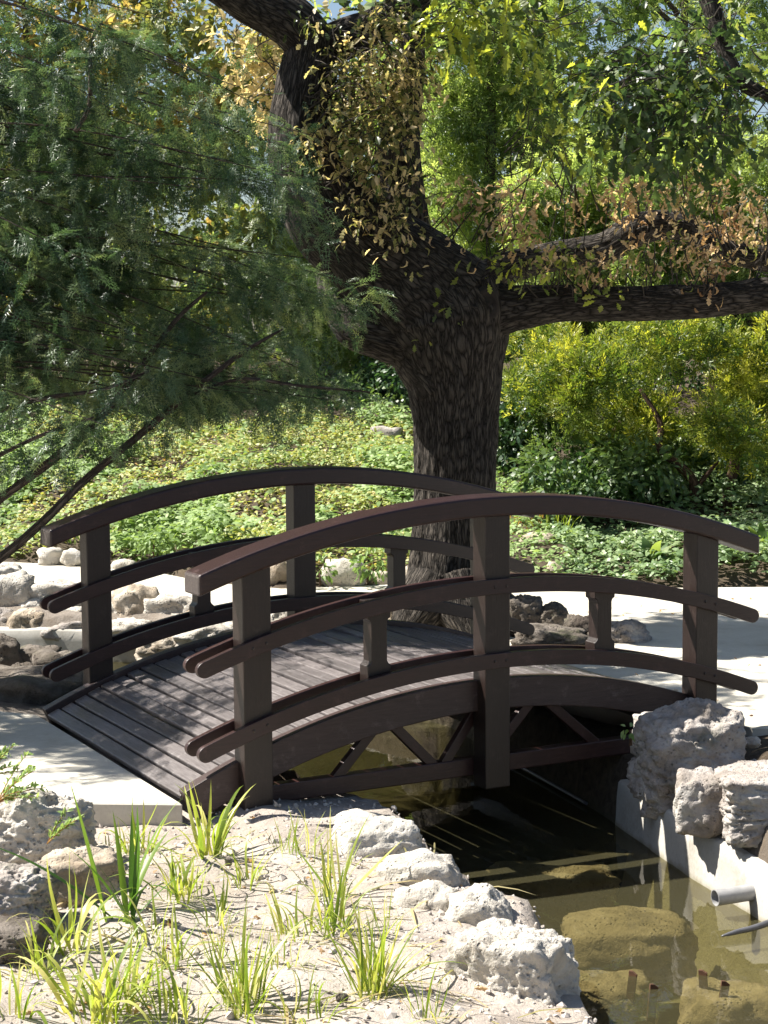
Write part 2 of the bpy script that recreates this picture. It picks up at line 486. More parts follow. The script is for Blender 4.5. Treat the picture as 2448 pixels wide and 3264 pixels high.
# ------------------------------------------------------------------ ground
CH_NEAR = [(1.2, 2.0), (0.86, 5.0), (0.74, 6.5), (0.66, 7.06), (0.5, 7.3), (0.35, 7.7), (0.28, 7.95), (0.12, 8.6), (-0.1, 8.95),
           (-0.5, 9.4), (-0.85, 10.0), (-1.25, 10.9), (-1.95, 11.9), (-3.2, 12.7), (-12, 14.5)]
CH_FAR = [(-12, 17.0), (-3.5, 14.65), (-2.7, 14.4), (-1.9, 14.3), (-1.1, 13.7), (-0.45, 13.1), (0.0, 12.45), (0.45, 11.75), (0.82, 10.6),
          (1.08, 9.9), (1.27, 9.23), (1.47, 8.45), (1.69, 7.75), (1.85, 7.0), (2.05, 5), (2.3, 2)]
CHANNEL = CH_NEAR + CH_FAR
SLOPE_EDGE = [(-30, 21), (-8, 18.6), (-3.8, 17.6), (-2.4, 17.05), (-1.6, 16.0), (-0.9, 15.55), (0.2, 15.8), (1.1, 15.4), (3.3, 15.45), (8, 15.5), (30, 14)]
def height(X, Y):
    X, Y = np.asarray(X, float), np.asarray(Y, float)
    P = np.stack([X, Y, np.zeros_like(X)], -1)
    h = np.full(X.shape, SOIL_Z) + 0.030 * fbm(P * 2.3, 3, 3) + 0.018 * fbm(P * 8, 5, 3)
    ex = np.array([p[0] for p in SLOPE_EDGE]); ey = np.array([p[1] for p in SLOPE_EDGE])
    ye = np.interp(X, ex, ey)
    t = np.clip(Y - ye, 0, 14)
    h = h + 0.125 * t + 0.10 * np.clip(t / 0.4, 0, 1) + np.clip(t / 2, 0, 1) * 0.12 * fbm(P * 0.8, 9, 3)
    # left foreground rises a little toward the left, soil banks
    h = h + 0.05 * np.clip((-X - 0.9) / 1.0, 0, 1) * np.clip((8.0 - Y) / 0.6, 0, 1)
    h = h - 0.055 * np.clip(1 - np.abs(Y - 8.15) / 0.55, 0, 1) * np.clip((-0.6 - X) / 0.3, 0, 1) * np.clip((X + 2.2) / 0.3, 0, 1)
    near = (Y > 0) & (Y < 20) & (X > -14) & (X < 4)
    d = np.where(near, polydist(CHANNEL, X, Y), 9.0)
    s = np.where(inside(CHANNEL, X, Y), -d, d)
    k = np.clip((0.10 - s) / 0.24, 0, 1)
    k = k * k * (3 - 2 * k)
    bed = -1.32 + 0.05 * fbm(P * 1.7, 21, 3)
    # the soil dips gently towards the left bank
    h = h - 0.06 * np.clip(1 - s / 0.7, 0, 1) * (s > 0) * (X < 0.9) * (Y < 9.2)
    return h * (1 - k) + bed * k
def axis(lo, hi, fine_lo, fine_hi, step):
    a = [fine_lo]
    while a[-1] < fine_hi: a.append(a[-1] + step)
    st, x = step, fine_lo; left = []
    while x > lo:
        st *= 1.28; x -= st; left.append(x)
    st, x = step, a[-1]; right = []
    while x < hi:
        st *= 1.28; x += st; right.append(x)
    return np.array(left[::-1] + a + right)
gx = axis(-400, 400, -4.0, 4.2, 0.055)
gy = axis(-300, 700, 4.4, 17.5, 0.07)
GX, GY = np.meshgrid(gx, gy)
GZ = height(GX, GY)
V = np.stack([GX, GY, GZ], -1).reshape(-1, 3)
nx, ny = len(gx), len(gy)
ii = (np.arange(ny - 1)[:, None] * nx + np.arange(nx - 1)[None]).ravel()
Fq = np.stack([ii, ii + 1, ii + 1 + nx, ii + nx], 1)
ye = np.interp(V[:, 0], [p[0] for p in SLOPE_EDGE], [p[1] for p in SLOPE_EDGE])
hum_shade = np.clip((V[:, 1] - ye + 0.5) / 0.6, 0, 1)
hum_shade = np.maximum(hum_shade, np.clip((V[:, 0] - 1.35) / 0.25, 0, 1) * (V[:, 1] < 10.2) * 0.85)
hum_shade = np.maximum(hum_shade, np.clip((V[:, 1] - 9.0) / 1.2, 0, 1) * (V[:, 0] < 0.9) * 0.55)
hum_shade = np.maximum(hum_shade, 1.2 * (V[:, 1] > 9.1) * (V[:, 1] < 13.8) * (V[:, 0] > -1.2 + 0.35 * (V[:, 1] - 9.1) * -1) * (V[:, 0] < 2.4))  # dark earth bank, with the shade under the bridge painted in
tag(obj("ground", np_mesh("ground", V, Fq, SOIL, True, {"humus_shade": hum_shade})), kind="structure")

def slab(name, poly, ztop, thick, material, step=None):
    bm = bmesh.new()
    vs = [bm.verts.new((x, y, ztop)) for x, y in poly]
    f = bm.faces.new(vs)
    if f.normal.z < 0: f.normal_flip()
    r = bmesh.ops.extrude_face_region(bm, geom=[f])
    for e in r["geom"]:
        if isinstance(e, bmesh.types.BMVert): e.co.z = ztop - thick
    bmesh.ops.recalc_face_normals(bm, faces=bm.faces)
    me = bpy.data.meshes.new(name); bm.to_mesh(me); bm.free()
    me.materials.append(material)
    return me
a, b = bw(-1.70, 0.10), bw(-1.70, 2.40)
left_poly = [(a.x, a.y), (-1.52, 8.30), (-1.85, 8.16), (-3.2, 7.75), (-7, 7.2), (-7, 11.4), (-2.6, 10.55), (b.x, b.y)]
tag(obj("path", slab("path_left", left_poly, PATH_Z, 0.12, PATH_CONC)), "pale concrete path slab leading onto the bridge at left", kind="structure")
bpy.data.objects["path"].modifiers.new("bevel", 'BEVEL').width = 0.008
a, b = bw(1.66, 0.05), bw(1.66, 2.42)
right_poly = [(a.x, a.y), (2.5, 9.75), (3.6, 9.5), (8, 8.5), (30, 5), (30, 13.6), (8, 15.3)] + [(x, y - 0.06) for x, y in SLOPE_EDGE[::-1] if -9 < x < 5] + \
             [(-12, 17.8), (-3.5, 15.9), (-2.3, 15.15), (-1.45, 14.4), (-0.6, 13.55), (-0.15, 13.0), (0.5, 12.15), (b.x, b.y)]
tag(obj("path", slab("path_right", right_poly, PATH_Z, 0.12, PATH_CONC)), "sunlit pale concrete path running behind the oak and bridge", kind="structure")

# water
wp = [(1.0, 1.5), (0.4, 6), (-0.2, 8.2), (-1.2, 9.9), (-2.2, 11.4), (-13, 14.2), (-13, 17.4), (-3.4, 14.9), (-1.6, 14.5), (0.0, 13.0), (0.6, 12.1), (1.0, 11.2), (1.6, 9.3), (2.0, 7.8), (2.5, 1.5)]
bm = bmesh.new()
f = bm.faces.new([bm.verts.new((x, y, WATER_Z)) for x, y in wp])
bmesh.ops.recalc_face_normals(bm, faces=bm.faces)
if f.normal.z < 0: f.normal_flip()
me = bpy.data.meshes.new("water"); bm.to_mesh(me); bm.free(); me.materials.append(WATER)
tag(obj("water", me), "still murky olive water in the narrow garden channel", kind="structure")

# concrete channel walls: a battered wall swept along a line
def wall_sweep(line, ztop, zbot, thick, batter, seed):
    pts = []
    for i in range(len(line) - 1):
        p, q = np.array(line[i]), np.array(line[i + 1])
        n = max(2, int(np.linalg.norm(q - p) / 0.06))
        for k in range(n): pts.append(p + (q - p) * k / n)
    pts.append(np.array(line[-1])); pts = np.array(pts)
    for _ in range(6): pts[1:-1] = 0.5 * pts[1:-1] + 0.25 * (pts[:-2] + pts[2:])
    t = np.gradient(pts, axis=0); t /= np.linalg.norm(t, axis=1, keepdims=True)
    nrm = np.stack([t[:, 1], -t[:, 0]], 1)       # to the right of travel: away from the water
    prof = [(0.0 - batter, zbot)] + [(-batter * (1 - k / 8), zbot + (ztop - zbot) * k / 8) for k in range(1, 8)] + [(0.0, ztop - 0.015), (0.015, ztop), (thick * 0.5, ztop + 0.004), (thick, ztop), (thick, zbot)]
    rows = []
    for off, z in prof:
        q = pts + nrm * off
        w = 0.008 * fbm(np.stack([q[:, 0] * 5, q[:, 1] * 5, np.full(len(q), z * 7)], 1), seed, 3)
        q = q + nrm * w[:, None]
        zz = z + (0.010 * fbm(np.stack([q[:, 0] * 4, q[:, 1] * 4, np.full(len(q), 3.0)], 1), seed + 5, 3) if z > zbot else 0)
        rows.append(np.stack([q[:, 0], q[:, 1], np.full(len(q), 0) + zz], 1))
    R = np.array(rows); m, n = R.shape[:2]
    V = R.reshape(-1, 3)
    i = (np.arange(m - 1)[:, None] * n + np.arange(n - 1)[None]).ravel()
    return V, np.stack([i, i + 1, i + 1 + n, i + n], 1)
r_line = [(1.235, 9.36), (1.27, 9.23), (1.47, 8.45), (1.69, 7.75), (1.85, 7.0), (2.05, 5.0), (2.25, 3.2)]
V, Fq = wall_sweep(r_line[::-1], -0.605, -1.35, 0.28, 0.05, 41)
o = obj("channel_wall", np_mesh("channel_wall", V, Fq[:, ::-1], WALL_CONC)); tag(o, "stained concrete wall holding the right bank of the channel", "wall")
f_line = [(-6, 15.35), (-3.5, 14.6), (-2.75, 14.4), (-1.9, 14.25), (-1.3, 13.85)]
V, Fq = wall_sweep(f_line[::-1], -0.60, -1.35, 0.25, 0.04, 47)
o = obj("channel_wall", np_mesh("channel_wall_far", V, Fq[:, ::-1], WALL_CONC)); tag(o, "sunlit concrete wall on the far side of the stream behind the bridge", "wall")

# ------------------------------------------------------------------ the bridge
bridge = empty("footbridge", bw(0, 1.23, 0.0), TH)
tag(bridge, "arched dark brown wooden footbridge with curved handrails over the channel", "footbridge")
VC = 1.23
def curve_z(z0, k):
    R = 1 / (2 * k)
    return lambda u: z0 - (R - math.sqrt(max(R * R - u * u, 1e-6)))
TOP = curve_z(0.95, 0.1052); MID = curve_z(0.5313, 0.103); LOW = curve_z(0.1517, 0.1101); STR = curve_z(0.0, 0.1274)
def swept(name, cz, u0, u1, h, v0, v1, material, round_end=False, n=64, parent=bridge, bev=0.006, plumb=False):
    bm = bmesh.new()
    us = []
    if round_end:
        r = h / 2
        us = [u0 + r * (1 - math.cos(math.radians(a))) for a in (8, 25, 42, 58, 75, 90)]
        us += [u0 + r + (u1 - u0 - 2 * r) * i / n for i in range(1, n)]
        us += [u1 - r * (1 - math.cos(math.radians(a))) for a in (90, 75, 58, 42, 25, 8)]
    else:
        us = [u0 + (u1 - u0) * i / n for i in range(n + 1)]
    rings = []
    for u in us:
        half = h / 2
        if round_end:
            d = min(u - u0, u1 - u)
            if d < h / 2: half = math.sqrt(max((h / 2) ** 2 - (h / 2 - d) ** 2, 1e-8))
        e = 0.002
        sl = (cz(u + e) - cz(u - e)) / (2 * e)
        nn = math.hypot(1, sl)
        nxu, nxz = -sl / nn, 1 / nn
        if plumb: nxu, nxz = 0.0, 1.0
        cu, czc = u - nxu * h / 2, cz(u) - nxz * h / 2
        ring = []
        for sgn, v in ((1, v0), (1, v1), (-1, v1), (-1, v0)):
            ring.append(bm.verts.new((cu + nxu * half * sgn, v - VC, czc + nxz * half * sgn)))
        rings.append(ring)
    for a, b in zip(rings, rings[1:]):
        for i in range(4):
            bm.faces.new((a[i], a[(i + 1) % 4], b[(i + 1) % 4], b[i]))
    e0 = bm.faces.new(rings[0]); e1 = bm.faces.new(rings[-1][::-1])
    if plumb: e0.material_index = e1.material_index = 1
    bmesh.ops.recalc_face_normals(bm, faces=bm.faces)
    me = bpy.data.meshes.new(name); bm.to_mesh(me); bm.free(); me.materials.append(material)
    if plumb: me.materials.append(END_WOOD)
    return bevel(obj(name, me, parent), bev)
def boxb(name, u0, u1, v0, v1, z0, z1, material, parent=bridge, bev=0.006, topf=None):
    """box in bridge space; topf gives the top height at u (posts cut to the rail)"""
    bm = bmesh.new()
    vs = []
    for z in (0, 1):
        for u, v in ((u0, v0), (u1, v0), (u1, v1), (u0, v1)):
            zz = z0 if z == 0 else (topf(u) if topf else z1)
            vs.append(bm.verts.new((u, v - VC, zz)))
    for f in ((3, 2, 1, 0), (4, 5, 6, 7), (0, 1, 5, 4), (1, 2, 6, 5), (2, 3, 7, 6), (3, 0, 4, 7)):
        bm.faces.new([vs[i] for i in f])
    me = bpy.data.meshes.new(name); bm.to_mesh(me); bm.free(); me.materials.append(material)
    return bevel(obj(name, me, parent), bev)
def prism(name, outline, v0, v1, material, parent=bridge, bev=0.004):
    bm = bmesh.new()
    A = [bm.verts.new((u, v0 - VC, z)) for u, z in outline]
    B = [bm.verts.new((u, v1 - VC, z)) for u, z in outline]
    bm.faces.new(A); bm.faces.new(B[::-1])
    n = len(A)
    for i in range(n): bm.faces.new((A[i], B[i], B[(i + 1) % n], A[(i + 1) % n]))
    bmesh.ops.recalc_face_normals(bm, faces=bm.faces)
    me = bpy.data.meshes.new(name); bm.to_mesh(me); bm.free(); me.materials.append(material)
    return bevel(obj(name, me, parent), bev)
PW = 0.1477
RUST_BOLT = plain_mat("dull_bolt", (0.03, 0.022, 0.018), (0.09, 0.07, 0.06), 0.6, 60, 0.3)
for far in (0, 1):
    def vv(a, b): return (2.46 - b, 2.46 - a) if far else (a, b)
    hr = swept("handrail", TOP, -1.64, 1.657, 0.102, *vv(0.0, 0.19), RAIL_WOOD, bev=0.013, plumb=True)
    for cz in (MID, LOW):
        swept("rail_board", cz, -1.666, 1.668, 0.078, *vv(0.0, 0.034), RAIL_WOOD, True, bev=0.007)
        swept("rail_board", cz, -1.666, 1.668, 0.078, *vv(0.152, 0.186), RAIL_WOOD, True, bev=0.007)
    swept("stringer", STR, -1.69, 1.63, 0.16, *vv(0.108, 0.186), STRINGER_WOOD, bev=0.006)
    for u, zb in ((-1.3368, -0.62), (-0.006, -0.553), (1.323, -0.62)):
        po = boxb("post", u - PW / 2, u + PW / 2, *vv(0.030, 0.155), zb, 0, POST_WOOD, topf=lambda q: TOP(q) - 0.098)
        for cz in (MID, LOW):
            for du in (-0.035, 0.035):
                bm = bmesh.new()
                bmesh.ops.create_cone(bm, cap_ends=True, segments=10, radius1=0.0085, radius2=0.006, depth=0.006, matrix=Matrix.Translation((u + du, (2.463 if far else -0.003) - VC, cz(u + du) - 0.040)) @ Matrix.Rotation(math.pi / 2 * (-1 if far else 1), 4, 'X'))
                me = bpy.data.meshes.new("bolt"); bm.to_mesh(me); bm.free(); me.materials.append(RUST_BOLT)
                obj("bolt", me, po)
    for u in (-0.675, 0.665):
        zt, zb = MID(u) - 0.02, LOW(u) - 0.06
        st, sb = MID(u) - 0.078, LOW(u) + 0.0
        w, n = 0.064, 0.044
        out = [(u - w, zb), (u + w, zb), (u + w, sb + 0.040), (u + n + 0.008, sb + 0.048), (u + n, sb + 0.062), (u + n, st - 0.052), (u + n + 0.006, st - 0.038),
               (u + w, st - 0.030), (u + w, zt), (u - w, zt), (u - w, st - 0.030), (u - n - 0.006, st - 0.038), (u - n, st - 0.052), (u - n, sb + 0.062), (u - n - 0.008, sb + 0.048), (u - w, sb + 0.040)]
        prism("baluster", out, *vv(0.05, 0.14), POST_WOOD)
    boxb("bottom_chord", -1.30, 1.50, *vv(0.155, 0.225), -0.505, -0.415, RAIL_WOOD)
    for (ua, ub) in ((-0.86, -0.62), (-0.30, -0.56), (-0.24, -0.02), (0.02, 0.30), (0.70, 0.36)):
        za, zb = -0.43, STR(ub) - 0.13
        d = Vector((ub - ua, zb - za)); L = d.length; d /= L; nrm = Vector((-d.y, d.x)) * 0.026
        pts = [Vector((ua, za)) + nrm, Vector((ua, za)) - nrm, Vector((ub, zb)) - nrm, Vector((ub, zb)) + nrm]
        prism("brace", [(p.x, p.y) for p in pts], *vv(0.165, 0.205), RAIL_WOOD)
for u in (-1.22, 0.10, 1.20):
    boxb("cross_beam", u - 0.05, u + 0.05, 0.23, 2.23, STR(u) - 0.30, STR(u) - 0.19, RAIL_WOOD)
# deck planks, each its own object; they follow the arc
R = 1 / (2 * 0.1274)
pitch_a = 0.088 / R
nplank = 39
for i in range(nplank):
    ang = (i - (nplank - 1) / 2) * pitch_a - 0.0075
    u = R * math.sin(ang); z = STR(u) - 0.030 + random.uniform(-0.006, 0.006)
    wdt = random.choice((0.074, 0.078, 0.071, 0.076))
    bm = bmesh.new(); bmesh.ops.create_cube(bm, size=1)
    for v in bm.verts: v.co = Vector((v.co.x * wdt, v.co.y * (2.075 + random.uniform(-0.012, 0.012)), v.co.z * 0.034 - 0.017))
    bmesh.ops.subdivide_edges(bm, edges=[e for e in bm.edges if abs((e.verts[0].co - e.verts[1].co).y) > 1], cuts=7)
    for v in bm.verts:
        v.co.z += 0.004 * math.sin(v.co.y * 2.3 + i * 1.7) + random.uniform(-0.001, 0.001)
    me = bpy.data.meshes.new("deck_plank"); bm.to_mesh(me); bm.free(); me.materials.append(DECK_WOOD)
    o = bevel(obj("deck_plank", me, bridge), 0.007)
    o.location = (u, random.uniform(-0.006, 0.006), z)
    o.rotation_euler = (0, ang + random.uniform(-0.012, 0.012), random.uniform(-0.003, 0.003))

# ------------------------------------------------------------------ rocks
def ico(sub):
    bm = bmesh.new(); bmesh.ops.create_icosphere(bm, subdivisions=sub, radius=1)
    V = np.array([v.co[:] for v in bm.verts]); T = np.array([[v.index for v in f.verts] for f in bm.faces]); bm.free()
    return V, T
ICO = {k: ico(k) for k in (2, 3, 4, 5, 6)}
def rock(label, center, dims, seed, material, sub=5, boxy=0.35, rough=0.16, rz=0.0, cat="rock", name="rock", group=None, tilt=0.0):
    V, T = ICO[sub]
    m = np.max(np.abs(V), axis=1, keepdims=True)
    S = V / (m ** boxy)
    d = np.array(dims) / 2
    Q = S * 1.6 + seed * 7.7
    n = 0.9 * fbm(Q * 0.8, seed, 2) + 0.45 * fbm(Q * 2.0, seed + 3, 3)
    w = np.abs(fbm(Q * 4.5, seed + 9, 3))
    pits = np.clip(vnoise(Q * 5.0 + 3, seed + 17) * 1.8 - 0.55, 0, 1) * np.clip(vnoise(Q * 1.5, seed + 2) + 0.7, 0, 1)
    r = 1 + rough * n - rough * 0.30 * w - rough * 0.55 * pits + 0.10 * rough * fbm(Q * 11, seed + 30, 2)
    st = np.abs(((S[:, 2] * 1.1 + 0.35 * vnoise(S * 1.3, seed + 40) + S[:, 0] * 0.25) * 2.2) % 1.0 - 0.5)
    r = r - 0.30 * rough * np.clip(1 - st * 7, 0, 1) * np.clip(vnoise(S * 1.1 + 5, seed + 44) + 0.55, 0, 1)
    P = S * r[:, None] * d
    if tilt: P = P @ np.array(Matrix.Rotation(tilt, 3, 'Y')).T
    o = obj(name, np_mesh(name, P, T, material))
    o.location = center; o.rotation_euler = (0, 0, rz)
    return tag(o, label, cat, group)
_seed = [3]
def rock_px(label, box, mat, zg=None, y=None, deep=0.8, boxy=0.35, rough=0.16, sub=4, sink=0.18, rz=None):
    """box: how large the stone looks; zg: height of the ground it stands on, or y: how far it is"""
    _seed[0] += 1
    x0, y0, x1, y1 = box
    cx = (x0 + x1) / 2
    if y is None:
        g = atz(cx, y1, zg); yf = g.y
    else:
        yf = y
    s = yf / F_PX
    w, h = (x1 - x0) * s, (y1 - y0) * s
    dep = max(w, h * 0.8) * deep
    yc = yf + dep * 0.45
    c = aty(cx, (y0 + y1) / 2, yf)
    k = yc / yf
    hh = h * (1 + sink)
    ctr = Vector((c.x * k, yc, c.z - h * sink / 2))
    return rock(label, ctr, (w * 1.04, dep, hh), _seed[0], mat, sub, boxy, rough, random.uniform(-0.3, 0.3) if rz is None else rz)
# right bank
rock_px("large grey pitted boulder under the bridge's right end", (2015, 2280, 2380, 2610), ROCK_GREY, y=8.75, boxy=0.5, rough=0.18, sub=6, sink=0.1, rz=0.2)
rock_px("blocky pitted stone on the concrete wall, left of the pair", (2150, 2478, 2325, 2650), ROCK_GREY, y=8.2, boxy=0.65, sub=5, deep=1.0, rough=0.15)
rock_px("wide pitted boulder cut by the right picture edge", (2280, 2485, 2700, 2700), ROCK_GREY, y=7.95, boxy=0.6, sub=6, deep=0.8, rough=0.17, sink=0.08)
rock_px("thin pale stone chip on the dark soil by the right bridge end", (2365, 2352, 2425, 2385), ROCK_PALE, y=9.1, sub=4, boxy=0.2)
rock_px("small knobbly stone on the soil behind the right boulders", (2375, 2425, 2425, 2475), ROCK_GREY, y=8.9, sub=4)
# left bank, along the water
rock_px("largest pale pitted boulder at the water's edge in front", (1400, 2975, 1850, 3400), ROCK_PALE, y=6.05, boxy=0.4, rough=0.2, sub=6, deep=0.75, sink=0.25, rz=-0.4)
rock_px("rounded white boulder behind the largest one on the left bank", (1400, 2845, 1635, 3080), ROCK_PALE, y=6.75, boxy=0.3, sub=5, sink=0.2)
rock_px("pale stone wedged left of the rounded white boulder", (1240, 2840, 1470, 3010), ROCK_PALE, y=6.85, boxy=0.4, sub=5)
rock_px("flat topped white stone on the bank above the dark water", (1190, 2745, 1480, 2920), ROCK_PALE, y=7.2, boxy=0.4, sub=5, rough=0.14)
rock_px("low white stone between the post and the dark water", (1060, 2628, 1345, 2800), ROCK_PALE, y=7.7, boxy=0.4, sub=5, rough=0.14)
rock_px("small flat white stone just right of the front left post", (1060, 2598, 1225, 2680), ROCK_PALE, y=8.0, boxy=0.3, sub=4)
# left foreground
rock_px("spongy pale tufa boulder beside the near corner of the path", (-60, 2545, 300, 2800), ROCK_PALE, y=7.35, boxy=0.3, rough=0.22, sub=6)
rock_px("brown shaded boulder behind the broad leaved iris", (110, 2725, 400, 2935), ROCK_TAN, y=6.95, boxy=0.35, sub=5, rough=0.18)
rock_px("pale mossy boulder at the left picture edge", (-120, 2775, 180, 2995), ROCK_GREY, y=6.6, boxy=0.35, rough=0.2, sub=6)
rock_px("low dark boulder below the mossy one at the left edge", (-140, 2965, 150, 3090), ROCK_DARK, y=6.2, boxy=0.4, sub=5)
rock_px("small dark stone next to the bright clump in the front", (1070, 3170, 1112, 3196), ROCK_DARK, y=5.85, sub=4)
rock_px("small round brown stone on the bare soil", (715, 2735, 740, 2760), ROCK_DARK, y=7.2, sub=4)
# far side of the stream
FARR = [("uppermost pale boulder of the pile at the left edge", (-40, 1850, 105, 1985), ROCK_PALE, 14.9),
        ("long pale boulder left of the far left post", (85, 1872, 262, 1968), ROCK_PALE, 14.9),
        ("pale stone overhanging the olive water at left", (38, 1962, 150, 2040), ROCK_TAN, 14.5),
        ("squared grey block resting on the far wall", (146, 1990, 262, 2045), ROCK_GREY, 14.4),
        ("small pale stone on top of the squared grey block", (180, 1948, 265, 1996), ROCK_PALE, 14.6),
        ("big rounded tan boulder between the far left post and the handrail end", (368, 1896, 494, 1996), ROCK_TAN, 14.5),
        ("lumpy pale boulder right of the big rounded tan one", (482, 1915, 632, 1990), ROCK_PALE, 14.4),
        ("pale stone under the big rounded tan boulder", (352, 1984, 470, 2045), ROCK_PALE, 14.2),
        ("brown pitted stone low above the deck edge", (448, 2034, 585, 2092), ROCK_TAN, 13.9),
        ("wide cream stone above the deck edge by the near handrail", (570, 2006, 740, 2064), ROCK_PALE, 13.7),
        ("cream stone half hidden behind the near left post", (725, 1955, 830, 2030), ROCK_PALE, 13.9),
        ("pale stone seen between near left post and far middle post", (862, 1945, 935, 2010), ROCK_PALE, 13.8),
        ("dark boulder on the near stream bank at the left edge", (-50, 2056, 62, 2180), ROCK_DARK, 12.2),
        ("dark ridged stone in front of the olive water", (50, 2078, 190, 2150), ROCK_DARK, 12.3),
        ("brown stone below the far rail ends", (30, 2130, 112, 2215), ROCK_DARK, 11.7),
        ("grey stone under the lower far rail end", (112, 2100, 260, 2190), ROCK_DARK, 11.9),
        ("long shaded bank stone behind the path slab", (-80, 2182, 300, 2290), ROCK_DARK, 10.9)]
FARR += [("pale stone behind the uppermost boulder of the left pile", (-60, 1815, 60, 1880), ROCK_PALE, 15.6),
         ("cream stone in the left pile above the overhanging one", (60, 1925, 160, 1985), ROCK_PALE, 14.8),
         ("grey stone at the far left under the pile", (-60, 1960, 50, 2045), ROCK_GREY, 14.6),
         ("cream stone seen just right of the far left post", (340, 1930, 400, 1990), ROCK_PALE, 14.6),
         ("long tan stone lining the far wall under the lower far rail", (560, 1965, 700, 2020), ROCK_TAN, 14.1)]
for lab, box, m, y in FARR:
    ex, ey = (box[2] - box[0]) * 0.08, (box[3] - box[1]) * 0.14
    box = (box[0] - ex, box[1] - ey, box[2] + ex, box[3] + ey)
    rock_px(lab, box, m, y=y, rough=0.26, sub=4, sink=0.25, boxy=0.5)
# around the oak; the dark rock colour stands for the shade they lie in
for lab, box, m, y in [("dark stone leaning on the right of the oak foot", (1712, 1930, 1810, 2010), ROCK_DARK, 12.9),
                       ("dark hump of stone against the oak trunk", (1610, 1905, 1730, 2040), ROCK_DARK, 12.9),
                       ("dark stone in the bed right of the oak", (1790, 1960, 1900, 2080), ROCK_DARK, 12.5),
                       ("low pointed stone at the tip of the oak bed", (1915, 1985, 2065, 2062), ROCK_GREY, 12.6),
                       ("broad dark rubble stone in front of the oak", (1640, 2010, 1880, 2085), ROCK_DARK, 12.2),
                       ("small dark rubble stone right of the broad one", (1860, 2020, 1945, 2075), ROCK_DARK, 12.3),
                       ("sunlit stone left of the oak foot", (1230, 1938, 1335, 2000), ROCK_TAN, 13.2)]:
    rock_px(lab, box, m, y=y, rough=0.22, sub=5, sink=0.3)
# along the planted slope
for lab, box, m, y in [("first of the pale edging stones at left", (120, 1750, 205, 1796), ROCK_PALE, 17.2),
                       ("edging stone just left of the far left post", (195, 1752, 265, 1798), ROCK_PALE, 17.1),
                       ("small edging stone right of the far left post", (355, 1788, 440, 1820), ROCK_PALE, 16.9),
                       ("tall pale edging stone under the ferny cover", (556, 1690, 640, 1764), ROCK_TAN, 17.1),
                       ("grey edging stone above the near handrail end", (625, 1680, 720, 1748), ROCK_GREY, 17.0),
                       ("edging stone left of the far middle post", (850, 1788, 928, 1850), ROCK_TAN, 15.7),
                       ("biggest pale edging boulder right of the far middle post", (1025, 1778, 1160, 1870), ROCK_PALE, 15.6),
                       ("edging stone left of the far baluster", (1170, 1822, 1252, 1872), ROCK_TAN, 15.7),
                       ("tan edging stone touching the oak's left side", (1285, 1800, 1345, 1870), ROCK_TAN, 15.8),
                       ("weathered stone showing through cover high on the slope", (768, 1372, 880, 1424), ROCK_GREY, 22.6),
                       ("upright grey stone in the dark shade under the trees", (905, 1305, 965, 1384), ROCK_GREY, 23.5),
                       ("brown stone beside the golden cover patch", (980, 1398, 1045, 1432), ROCK_TAN, 22.2),
                       ("pale ledge stone left of the oak trunk high up", (1180, 1360, 1290, 1410), ROCK_GREY, 22.8),
                       ("pinkish stone between grass tufts right of the oak", (1685, 1462, 1775, 1515), ROCK_TAN, 20.5),
                       ("half buried stone in the right ground cover", (1650, 1700, 1775, 1748), ROCK_TAN, 16.6),
                       ("low stone at the path's far edge above the near rail", (1735, 1793, 1800, 1846), ROCK_TAN, 15.7)]:
    rock_px(lab, box, m, y=y, rough=0.24, sub=3, sink=0.35)
# submerged stones
for lab, c, d in [("submerged stone streaked by rail light in the bridge's shade", (1750, 2800), (0.68, 0.36, 0.30)),
                  ("large submerged silty stone in the lit water", (1995, 2985), (0.62, 0.44, 0.34)),
                  ("flat submerged stone beside the largest bank boulder", (1900, 3160), (0.50, 0.34, 0.30)),
                  ("submerged stone with iron pegs at the right edge", (2330, 3200), (0.42, 0.34, 0.30))]:
    _seed[0] += 1
    q = atz(c[0], c[1], -0.95)
    rock(lab, (q.x, q.y + 0.04, -1.04), d, _seed[0], ROCK_WET, 5, 0.55, 0.12, random.uniform(-0.2, 0.2))

